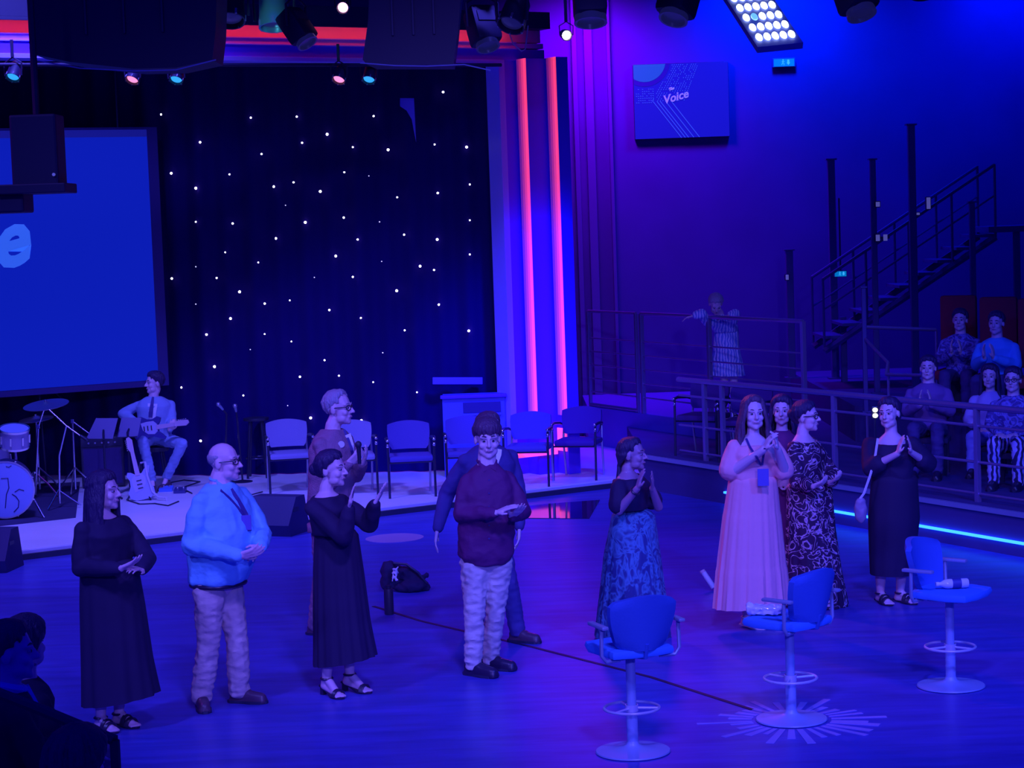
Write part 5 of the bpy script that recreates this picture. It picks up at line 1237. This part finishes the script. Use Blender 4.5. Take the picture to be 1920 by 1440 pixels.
# ---- guitars
def guitar(name, label, body_c, neck_end, face, col, size=1.0, stand_=False):
    ax = (neck_end - body_c); L_ = ax.length; ax.normalize(); fz = V(face); fz = (fz - ax * fz.dot(ax)).normalized(); sx = ax.cross(fz).normalized()
    r = thing(name, label, 'guitar', body_c)
    prof = [(-.20, .0), (-.195, .09), (-.15, .15), (-.08, .15), (-.02, .11), (.04, .105), (.10, .13), (.17, .155), (.19, .13), (.15, .085), (.11, .05), (.11, -.03), (.14, -.07), (.15, -.11), (.11, -.13), (.05, -.105), (-.02, -.11), (-.09, -.15), (-.16, -.14), (-.195, -.08)]
    W_ = lambda a, b_, h: ax * a * size + sx * b_ * size + fz * h * size
    MB().prism([W_(a, b_, -.02) for a, b_ in prof], fz * .042 * size).build('guitar_body', mat(name + '_paint', col, .25), r, smooth=False)
    pk = [(-.10, -.07), (-.02, -.08), (.06, -.08), (.10, -.04), (.10, .05), (.06, .08), (-.02, .07), (-.08, .02)]
    MB().prism([W_(a, b_, .0225) for a, b_ in pk], fz * .004 * size).build('pickguard', mat(name + '_guard', (.5, .48, .7), .4), r, smooth=False)
    MB().prism([W_(.09, -.028, .0), W_(L_ / size - .14, -.021, .0), W_(L_ / size - .14, .021, .0), W_(.09, .028, .0)], fz * .034 * size).build('neck', mat('maple_neck', (.62, .45, .55), .4), r, smooth=False)
    e = L_ / size - .14; MB().prism([W_(e, -.022, .0), W_(e + .05, -.045, 0), W_(e + .17, -.035, 0), W_(e + .18, .0, 0), W_(e + .14, .03, 0), W_(e, .022, 0)], fz * .018 * size).build('headstock', mat('maple_head', (.62, .45, .55), .4), r, smooth=False)
    for k in range(3): MB().box(W_(.0 + k * .045 - .06, 0, .03), (.06 * size, .012, .014), Matrix((sx, ax, fz)).transposed(), bev=.003).build('pickup', M['blackmetal'], r, smooth=False)
    for k in range(6): MB().ell(W_(e + .03 + k * .023, -.05, .01), (.008, .008, .008), nu=6, nv=4).build('tuner', M['chrome'], r)
    return r
Yk = kman.Y0
guitar('electric_guitar', 'electric guitar held across the lap of the seated man', D(281, 803, Yk - .36), D(349, 793, Yk - .42), (0.0, -1, .15), (.06, .05, .25))
gb = G(262, 938, ZS); gc = D(262, 906, gb.y); sg = guitar('spare_guitar', 'pale electric guitar on a floor stand below the music stands', gc, D(243, 826, gb.y + .1), (.1, -1, .2), (.42, .45, .75))
gs = thing('guitar_stand', 'black folding stand under the pale spare guitar', 'guitar stand', gb + V((0, .12, 0)))
for s_ in (-1, 1): MB().tube([(s_ * .14, -.18, .01), (s_ * .08, -.12, .10), (0, .02, .42)], .011, 6).build('leg', M['blackmetal'], gs)
MB().tube([(0, .16, .01), (0, .02, .42)], .011, 6).build('leg', M['blackmetal'], gs)
sm_ = MB(); sm_.tube([D(264, 868, gb.y + .04), D(272, 866, gb.y - .0), D(276, 892, gb.y - .02), D(286, 922, gb.y - .05), D(298, 932, gb.y - .1), D(312, 933, gb.y - .12), D(313, 940, gb.y - .15)], .014, 6); sm_.build('strap', M['pale'], sg, gc)
# player stool
c_ = V((kman.hp.x, kman.hp.y, ZS)); ks = thing('player_stool', 'black stool under the seated guitarist', 'stool', c_); zt_ = kman.hp.z - .15 - ZS
MB().lathe([(.001, zt_ - .05), (.15, zt_ - .05), (.16, zt_ - .03), (.16, zt_), (.001, zt_)], n=24).build('seat', M['black'], ks)
for k in range(4):
    a = math.pi / 4 + math.pi / 2 * k; MB().tube([(.18 * math.cos(a), .18 * math.sin(a), 0), (.10 * math.cos(a), .10 * math.sin(a), zt_ - .05)], .014, 8).build('leg', M['blackmetal'], ks)
# pedals and cables on the stage
for i, (x, y, lab, w_) in enumerate(((312, 921, 'blue effects pedal at the guitarist\'s feet', .16), (338, 924, 'dark effects pedal beside the blue pedal', .14))):
    c_ = G(x, y, ZS); pd = thing('effects_pedal', lab, 'pedal', c_); MB().prism([(-w_ / 2, -.07, 0), (-w_ / 2, .07, 0), (-w_ / 2, .07, .06), (-w_ / 2, -.07, .035)], (w_, 0, 0)).build('case', mat('pedal_paint', ((.1, .25, .8), (.05, .05, .2))[i], .4), pd, smooth=False)
    for s_ in (-1, 1): MB().lathe([(.001, 0), (.014, 0), (.014, .02), (.001, .02)], (s_ * .035, .03, .05), None, 10).build('knob', M['chrome'], pd)
for i, pp_ in enumerate(([(240, 938), (262, 945), (290, 944), (315, 948), (335, 940)], [(318, 905), (345, 900), (375, 903), (340, 915), (360, 925)], [(400, 918), (425, 925), (450, 922), (470, 928), (492, 922)])):
    MBt = MB(); MBt.tube([G(x, y, ZS + .009) for x, y in pp_], .008, 6); tag(MBt.build('stage_cable', M['blackmetal']), ('black cable curled below the spare guitar', 'black cable looping behind the effects pedals', 'black cable lying before the tall black stool')[i], 'cable')

# ---- presenter's microphone
mc = D(672, 838, presenter.Y0 - .36); mi = thing('handheld_microphone', 'black handheld microphone in the presenter\'s hand', 'microphone', mc)
MB().tube([(.004, .01, -.13), (0, 0, .0)], [.013, .019], 12).build('handle', M['blackmetal'], mi); MB().ell((0, 0, .018), (.026, .026, .028)).build('grille', M['black'], mi)

# ---- railings
RAILM = mat('rail_metal', (.30, .22, .46), .35, .5)
def railing(name, label, A, B_, z0, heights, radii, posts, post_r=.022, post_h=None):
    r = thing(name, label, 'railing', (A.x, A.y, z0)); O = V((A.x, A.y, z0)); Lr = B_ - A; Lr.z = 0
    for h, q in zip(heights, radii): MB().tube([V((0, 0, h)), Lr + V((0, 0, h))], q, 8).build('handrail' if h == max(heights) else 'bar', RAILM, r)
    for t in posts: MB().box(Lr * t + V((0, 0, max(heights) / 2)), (post_r * 2, post_r * 2, max(heights)), Rz(math.atan2(Lr.y, Lr.x)), bev=.004).build('post', RAILM, r, smooth=False)
    return r
hw_ = D(1108, 583, K0.y).z - ZW
Kg = rail_pt(1192, K0, K1); Kh = rail_pt(1202, K0, K1)
g_ = railing('railing_gate', 'barred railing gate beside the arch', K0, Kg, ZW, [hw_, hw_ * .72, hw_ * .58, hw_ * .44, hw_ * .30, hw_ * .16, .03], [.02, .012, .012, .012, .012, .012, .025], [0.0, 1.0], .02)
railing('upper_railing', 'long upper railing with five thin bars that a woman leans over', Kh, K1, ZW, [hw_, hw_ * .72, hw_ * .58, hw_ * .44, hw_ * .30, hw_ * .16], [.026, .011, .011, .011, .011, .011], [0.0, .45, 1.0], .026)
hl_ = .90; RA = LB + ld * .12 - ln * .12; RB = T1 - ln * .12
Lr = (RB - RA).length
tp = [((rail_pt(x, RA, RB) - RA).length / Lr) for x in (1222, 1350, 1560, 1828)]
railing('terrace_railing', 'long lower railing of the audience terrace behind the clapping women', RA, RB, ZT, [hl_, hl_ * .80, hl_ * .42, .08], [.032, .014, .014, .014], [t for t in tp], .024)
# small dark railing in the lower left corner
ha, hb2 = D(70, 1328, 8.9), D(215, 1388, 8.75); O = V((hb2.x, hb2.y, 0)); dr_ = thing('dark_handrail', 'short dark handrail in front of the seated watchers', 'railing', O)
q0 = D(-40, 1285, 9.0)
MB().tube([q0 - O, ha - O, hb2 - O], .026, 8).build('handrail', M['black'], dr_)
for q in (hb2, D(130, 1353, 8.83), q0): MB().tube([V((q.x - O.x, q.y - O.y, 0)), q - O], .022, 8).build('post', M['black'], dr_)

# ---- stairs and posts in the dark right corner
POST = mat('dark_blue_post', (.08, .06, .28), .5, .1)
st_ = thing('staircase', 'dark steel staircase rising behind the railing', 'stairs', (0, 0, ZT))
s0 = D(1535, 640, 28.0); s1 = D(1850, 430, 28.0); s0 = V((s0.x, s0.y, s0.z)); ns = 9
for k in range(ns):
    t = (k + .5) / ns; c = s0.lerp(s1, t); MB().box(V((c.x, 28.0, c.z - ZT)), ((s1.x - s0.x) / ns + .02, 1.0, .04), bev=.004).build('tread', POST, st_, smooth=False)
for y in (27.5, 28.5):
    MB().tube([V((s0.x, y, s0.z - ZT - .1)), V((s1.x, y, s1.z - ZT - .1))], .05, 6).build('stringer', POST, st_)
    MB().tube([V((s0.x, y, s0.z - ZT + .85)), V((s1.x, y, s1.z - ZT + .85))], .022, 8).build('handrail', POST, st_); MB().tube([V((s0.x, y, s0.z - ZT + .45)), V((s1.x, y, s1.z - ZT + .45))], .014, 6).build('bar', POST, st_)
    for k in range(5):
        c = s0.lerp(s1, k / 4); MB().tube([V((c.x, y, c.z - ZT - .1)), V((c.x, y, c.z - ZT + .86))], .018, 6).build('baluster', POST, st_)
MB().box(V((s1.x + 1.0, 28.0, s1.z - ZT)), (2.2, 1.1, .08), bev=.01).build('landing', POST, st_, smooth=False)
for (x, y) in ((s1.x + .3, 27.6), (s1.x + 1.9, 27.6), (s0.x + .4, 28.4)):
    zt2 = (s1.z if x > s1.x else s0.z + .3) - ZT; MB().box(V((x, y, zt2 / 2)), (.08, .08, zt2), bev=.006).build('support', POST, st_, smooth=False)
for i, (px, y0, y1, Y, w_) in enumerate(((1480, 470, 640, 29.3, .10), (1562, 300, 720, 29.0, .10), (1640, 300, 700, 26.4, .07), (1713, 235, 570, 27.0, .09), (1824, 380, 640, 26.8, .07), (1618, 540, 700, 24.0, .05))):
    b_ = D(px, 500, Y); zt3 = D(px, y0, Y).z; zb3 = ZT2 if b_.x > 3.9 else ZT
    po = thing('steel_post', ('slim dark post left of the stairs beside the upper railing', 'dark post carrying the faint green exit sign', 'dark post in front of the stair foot', 'tall blue-lit post rising past the stairs', 'dark post near the top of the stairs', 'short dark post at the end of the tier railing')[i], 'post', (b_.x, b_.y, zb3))
    MB().box((0, 0, (zt3 - zb3) / 2), (w_, w_, zt3 - zb3), bev=.008).build('shaft', POST, po, smooth=False); MB().box((0, 0, .01), (w_ * 2, w_ * 2, .02)).build('foot_plate', POST, po, smooth=False); MB().box((0, 0, zt3 - zb3 + .01), (w_ * 1.5, w_ * 1.5, .02)).build('cap', POST, po, smooth=False)
# tier railing beside the upper row
ra = D(1622, 613, 24.0); rb = D(1755, 618, 24.1); rc = D(1665, 680, 23.2); rd = D(1730, 704, 22.4)
tr = thing('tier_railing', 'bent tubular railing at the end of the audience tiers', 'railing', (ra.x, ra.y, ZT)); O = V((ra.x, ra.y, ZT))
MB().tube([ra - O, rb - O], .022, 8).build('handrail', RAILM, tr); MB().tube([D(1622, 635, 24.0) - O, rc - O, D(1662, 702, 23.1) - O, rd - O], .02, 8).build('slope_rail', RAILM, tr)
for q in (ra, rb, rc, rd): MB().tube([V((q.x - O.x, q.y - O.y, 0)), q - O], .016, 6).build('post', RAILM, tr)
# small work lamps on the stairs
LM = mat('lamp_glow', (.5, .5, .7), .5, emit=(.2, .2, .7), estr=.3)
for i, (px, py, Y, w_, h_) in enumerate(((1741, 381, 27.3, .05, .15), (1646, 383, 26.3, .05, .06), (1646, 446, 26.3, .05, .08), (1476, 520, 29.2, .04, .07), (1720, 401, 27.2, .06, .03))):
    c = D(px, py, Y); lp = thing('marker_lamp', ('tall pale marker lamp beside the tall post', 'small square marker lamp high on the stair post', 'twin marker lamps lower on the stair post', 'dim marker lamp on the post beside the upper railing', 'tiny bright marker lamp below the tall pale one')[i], 'lamp', c)
    MB().box((0, .03, 0), (w_ + .02, .05, h_ + .02), bev=.004).build('case', M['blackmetal'], lp, smooth=False); MB().box((0, 0, 0), (w_, .02, h_), bev=.004).build('lens', LM, lp, smooth=False); (MB().box((.095, 0, 0), (w_, .02, h_), bev=.004).build('lens', LM, lp, smooth=False), MB().box((.07, .03, 0), (.16, .05, .03)).build('case', M['blackmetal'], lp, smooth=False)) if i == 2 else None; MB().box((0, .16, 0), (.02, .24, .02)).build('bracket', M['blackmetal'], lp, smooth=False)
# torch-like lamp by the woman in black
c = D(1641, 774, 19.9); c.z = c.z; lp = thing('wall_lamp', 'small twin yellow lamp glowing beside the smiling woman\'s face', 'lamp', c)
YL = mat('warm_lamp', (1, .95, .7), .5, emit=(1.0, .95, .55), estr=2.5)
for s_ in (-1, 1): MB().ell((0, 0, s_ * .027), (.026, .02, .022)).build('bulb', YL, lp)
MB().tube([(0, .03, -.05), (0, .03, -(c.z - .0) + (ZT if c.x > 3.2 else 0))], .012, 6).build('stem', M['blackmetal'], lp); MB().box((0, .03, 0), (.06, .03, .12), bev=.006).build('case', M['blackmetal'], lp, smooth=False)
# dim red seat backs of the upper tier
for i, (px, Y) in enumerate(((1797, 23.85), (1872, 23.1), (1945, 22.4))):
    c = D(px, 600, Y); sb2 = thing('theatre_seat', ('red theatre seat behind the patterned shirt', 'red theatre seat behind the light blue top', 'red theatre seat at the end of the upper tier')[i], 'seat', (c.x, c.y, ZT2), rad(-25), group='red theatre seats on the upper tier')
    rm_ = mat('red_plush', (.30, .02, .05), .9); MB().box((0, .02, .95), (.42, .10, .75), bev=.04).build('backrest', rm_, sb2); MB().box((0, -.24, .44), (.38, .42, .12), bev=.04).build('seat', rm_, sb2); MB().box((0, -.1, .2), (.34, .3, .4)).build('pedestal', M['black'], sb2, smooth=False)
    for s_ in (-1, 1): MB().box((s_ * .2, -.2, .6), (.03, .36, .05), bev=.01).build('armrest', M['black'], sb2, smooth=False)
# single benches under the seated people who have no theatre seat
BL = {2: 'low dark bench under the person in mauve top', 3: 'low dark bench under the woman in lilac top', 4: 'low dark bench under the zebra striped trousers', 5: 'dark bench under the watcher with the white collar', 6: 'dark bench under the watcher with thick dark hair', 7: 'dark bench under the watcher with curly hair'}
for k, lab in BL.items():
    pp = SEATED[k]; zt_ = max(.15, pp.hip.z - pp.zp - .125); r = thing('bench', lab, 'bench', (pp.hip.x, pp.hip.y, pp.zp), rad(pp.yaw))
    MB().box((0, -.02, zt_ - .03), (.40, .34, .06), bev=.015).build('seat', M['dark'], r, smooth=False)
    for sx in (-1, 1):
        for sy in (-1, 1): MB().box((sx * .16, -.02 + sy * .13, (zt_ - .06) / 2), (.04, .04, zt_ - .06)).build('leg', M['blackmetal'], r, smooth=False)
# ================================================================== lighting rig
def fixture(name, label, loc, to, size, kind, lens_mat, group=None, hang=.5):
    loc = V(loc); d = (V(to) - loc).normalized(); u, w_ = ortho(d); R3 = Matrix((u, w_, d)).transposed(); s = size
    r = thing(name, label, 'stage light', loc, group=group)
    if kind == 'par':
        MB().lathe([(.03 * s, -.34 * s), (.09 * s, -.33 * s), (.13 * s, -.24 * s), (.14 * s, -.05 * s), (.15 * s, 0), (.15 * s, .06 * s), (.135 * s, .06 * s), (.125 * s, -.02 * s), (.03 * s, -.03 * s)], (0, 0, 0), R3, 24).build('can', RIGM, r)
        MB().lathe([(.001, .0), (.12 * s, .0), (.11 * s, .02 * s), (.001, .035 * s)], (0, 0, 0), R3, 24).build('lens', lens_mat, r)
        for k in range(6):
            a = math.pi / 3 * k; q = R3 @ V((.145 * s * math.cos(a), .145 * s * math.sin(a), .03 * s)); MB().box(q, (.02 * s, .02 * s, .06 * s), R3).build('clip', M['steel'], r, smooth=False)
    else:
        MB().box((0, 0, 0), (.30 * s, .26 * s, .42 * s), R3, bev=.05 * s).build('head', RIGM, r)
        MB().lathe([(.001, .2 * s), (.125 * s, .2 * s), (.13 * s, .26 * s), (.11 * s, .26 * s), (.10 * s, .225 * s), (.001, .225 * s)], (0, 0, 0), R3, 24).build('lens', lens_mat, r)
        for k in (-1, 1): MB().box(R3 @ V((0, k * .135 * s, -.06 * s)), (.2 * s, .012 * s, .12 * s), R3).build('vent', M['black'], r, smooth=False)
    yk = V((-d.y, d.x, 0)); yk = yk.normalized() if yk.length > .1 else V((1, 0, 0))
    MB().tube([yk * .18 * s, yk * .19 * s + V((0, 0, .25 * s)), V((0, 0, .36 * s)), -yk * .19 * s + V((0, 0, .25 * s)), -yk * .18 * s], .016 * s, 6).build('yoke', RIGM, r)
    if kind != 'par': MB().box((0, 0, .44 * s), (.34 * s, .26 * s, .16 * s), bev=.02 * s).build('base', RIGM, r, smooth=False)
    MB().box((0, 0, .36 * s + hang / 2), (.03, .03, hang), bev=.004).build('hanger', RIGM, r, smooth=False)
    return r
RIGM = mat('rig_black', (.010, .007, .045), .55, .0)
def lensm(n, e, s): return mat(n, (.5, .5, .6), .3, emit=e, estr=s)
TEAL = lensm('teal_lens', (.02, .36, .80), 1.15); ROSE = lensm('rose_lens', (1.0, .28, .48), 1.25); DIM = mat('dark_lens', (.03, .03, .10), .3, emit=(.01, .01, .08), estr=.5); HOT = lensm('hot_pink_lens', (1.0, .45, .75), 2.2)
# lights hanging below the header, seen as lit ellipses
ZB = D(300, 128, 22.5).z
for i, (px, py, mm, lab) in enumerate(((25, 142, TEAL, 'teal-lit lamp hanging by the hanging black projector'), (249, 147, ROSE, 'rose-lit lamp below the wide black housing'), (331, 147, TEAL, 'teal-lit lamp next to the rose lamp below the wide black housing'), (636, 147, ROSE, 'rose-lit lamp below the lit header beam'), (692, 147, TEAL, 'teal-lit lamp below the narrow black housing'))):
    q = D(px, py, 21.5 + i * .35); fixture('stage_lamp', lab, q, q + V((-.15 if mm is TEAL else -.25, -.55, -.75)), .52, 'par', mm, 'small lamps under the header', hang=.18)
# pipes
def pipe(label, a, b_, r=.025, name='rig_pipe'):
    o = MB(); o.tube([a, b_], r, 10); o = o.build(name, RIGM); return tag(o, label, 'pipe')
pipe('thin black pipe carrying the small lamps under the header', D(-60, 121, 21.35), D(940, 122, 23.4), .02)
pipe('black pipe crossing above the header beam', D(-60, -12, 20.0), D(1250, -14, 20.0), .03)
# big fixtures above the header
STL = lensm('blank_lens', (.05, .05, .2), .3)
RIGBRIGHT = mat('aluminium_can', (.25, .55, .62), .3, .6)
fx = [('par', (432, 30), .95, (0, -.5, -.9), DIM, 'dark lamp can beside the wide black housing'), ('par', (515, 40), 1.05, (.05, -.25, -1), DIM, 'pale metal lamp can catching the light above the header'), ('head', (556, 50), .8, (.5, -.3, -.8), DIM, 'dark moving light next to the pale metal lamp can'),
      ('par', (643, 14), .42, (-.1, -.9, -.3), HOT, 'moving light with glowing pink lens above the header'), ('head', (740, 48), 1.1, (-.4, -.6, -.6), ROSE, 'dark moving light in front of the narrow black housing'), ('head', (905, 50), .9, (.2, -.4, -.9), DIM, 'dark moving light above the end of the header'), ('par', (960, 40), .9, (-.3, -.5, -.8), DIM, 'dark lamp can above the lit column'),
      ('par', (1062, 66), .36, (.15, -.65, -.15), lensm('white_pink_lens', (1.0, .75, 1.0), 6.0), 'small lamp with blazing white-pink lens right of the column top'), ('head', (1105, -15), 1.2, (0, -.3, -1), DIM, 'large moving light with pale rim right of the column'), ('head', (1275, -10), 1.1, (-.3, -.4, -.9), DIM, 'dark moving light between the column and the lamp panel'),
      ('head', (1600, -20), 1.1, (.2, -.4, -.9), DIM, 'dark moving light right of the lamp panel'), ('par', (1735, -20), 1.0, (.1, -.3, -1), DIM, 'dark lamp can at the far end of the rig')]
for fi, (kind, (px, py), s_, d, mm, lab) in enumerate(fx):
    q = D(px, py, 19.7 + .55 * (fi % 2)); r = fixture('spotlight' if kind == 'par' else 'moving_light', lab, q, q + V(d), s_, kind, mm, hang=.5)
    if 'above the lit column' in lab: SPOTC = r
    if 'pale metal' in lab:
        for ch in r.children:
            if ch.name.startswith('can'): ch.data.materials.clear(); ch.data.materials.append(RIGBRIGHT)
# black housings in front of the header
def housing(outline, Y, dep, label):
    b_ = D(outline[0][0], outline[0][1], Y); r = thing('light_housing', label, 'light housing', b_); pts_ = [D(x, y, Y) - b_ for x, y in outline]
    o = MB(); o.prism(pts_, (0, dep, 0)); o.build('shell', RIGM, r, smooth=False)
    x0_ = min(p_.x for p_ in pts_); x1_ = max(p_.x for p_ in pts_); zt_ = max(p_.z for p_ in pts_); zb_ = min(p_.z for p_ in pts_)
    for t in (.2, .8): MB().tube([V((x0_ + (x1_ - x0_) * t, dep / 2, zt_ - .05)), V((x0_ + (x1_ - x0_) * t, dep / 2, 9.2 - b_.z))], .02, 6).build('hanger', RIGM, r)
    for t in (.3, .5, .7): MB().box((x0_ + (x1_ - x0_) * t, -.01, zt_ - .35), (.02, .02, .5), bev=.004).build('rib', M['black'], r, smooth=False)
    return r
hs_ = [None, None]; hs_[0] = housing([(60, -60), (56, 100), (130, 116), (250, 129), (330, 127), (398, 112), (404, 60), (408, -60)], 18.6, .7, 'wide black light housing hanging before the header')
hs_[1] = housing([(694, -60), (690, 40), (680, 112), (700, 121), (850, 121), (858, 60), (868, -60)], 18.6, .6, 'narrow black light housing hanging before the header')
# cable festoons
for i, pp_ in enumerate(([(60, 112), (150, 128), (250, 133), (330, 131), (405, 112)], [(675, 118), (740, 123), (800, 124), (870, 121), (920, 132)])):
    o = MB(); o.tube([D(x, y, 18.55) for x, y in pp_], .006, 6); o.build('cable', M['greymetal'], hs_[i], hs_[i].location)
o = MB(); o.tube([D(x, y, 19.8) for x, y in ((955, 62), (962, 82), (978, 96), (985, 92), (990, 48))], .007, 6); o.build('safety_cable', M['steel'], SPOTC, SPOTC.location)
# hanging black projector, left
c = D(72, 285, 18.0); pj = thing('hanging_projector', 'black projector body hanging before the big screen', 'projector', c)
S_ = 18.0 / F
MB().box((0, 0, 0), (86 * S_, .36, 136 * S_), bev=.02).build('body', RIGM, pj, smooth=False); MB().box((-.02, -.05, -69 * S_), (128 * S_, .5, 18 * S_), bev=.01).build('base_plate', RIGM, pj, smooth=False)
MB().box((-62 * S_, -.02, -90 * S_), (80 * S_, .4, 44 * S_), bev=.02).build('lens_hood', RIGM, pj, smooth=False); MB().lathe([(.001, 0), (.012, 0), (.014, .02), (.001, .02)], (36 * S_, -.19, -44 * S_), Rx(rad(90)), 16).build('indicator', mat('indicator', (.2, .2, .4), .4, emit=(.1, .1, .5), estr=.6), pj)
MB().tube([(0, 0, 60 * S_), (0, 0, 9.15 - c.z)], .03, 8).build('pole', RIGM, pj)
# bright lamp panel (5 x 7 lamps)
c0 = D(1423, 72, 19.0); ex = (D(1484, 66, 19.0) - c0) / 4; ey = (D(1411, 53.5, 19.08) - c0)
pn = thing('lamp_panel', 'bright panel of round white lamps in rows', 'lamp panel', c0)
nn = ex.cross(ey).normalized(); nn = -nn if nn.y > 0 else nn
ww_ = ex.normalized(); hh2 = ey.normalized()
MB().prism([-ex * .8 - ey * .8, ex * 4.8 - ey * .8, ex * 4.8 + ey * 7.2, -ex * .8 + ey * 7.2], -nn * .08).build('back_plate', mat('panel_plate', (.03, .05, .3), .5), pn, smooth=False)
LW = lensm('white_lamp', (.80, .95, 1.0), 5.0); LC = lensm('cool_lamp', (.15, .55, .9), 1.0)
lr = .40 * ex.length
for j in range(7):
    for i in range(5):
        q = ex * i + ey * j + nn * .012; l_ = MB().lathe([(.001, 0), (lr * 1.0, 0), (lr * .9, .012), (.001, .018)], q, Matrix((hh2 * 1.55, nn.cross(hh2), nn)).transposed(), 18).build('lamp', LC if (i, j) in ((1, 2),) else LW, pn)
for i in (0, 4): MB().tube([ex * i + ey * 6, V(((ex * i + ey * 6).x, (ex * i + ey * 6).y, 9.15 - c0.z))], .015, 6).build('hanger', RIGM, pn)
q = D(515, 40, 20.25); spot('rig_work_spot', q + V((-.35, -1.6, -.25)), q, (.25, .9, 1.0), 60, 22, .6, .1)  # added lamp without a fixture, brightens the pale metal can
bpy.data.scenes.remove(TMP)
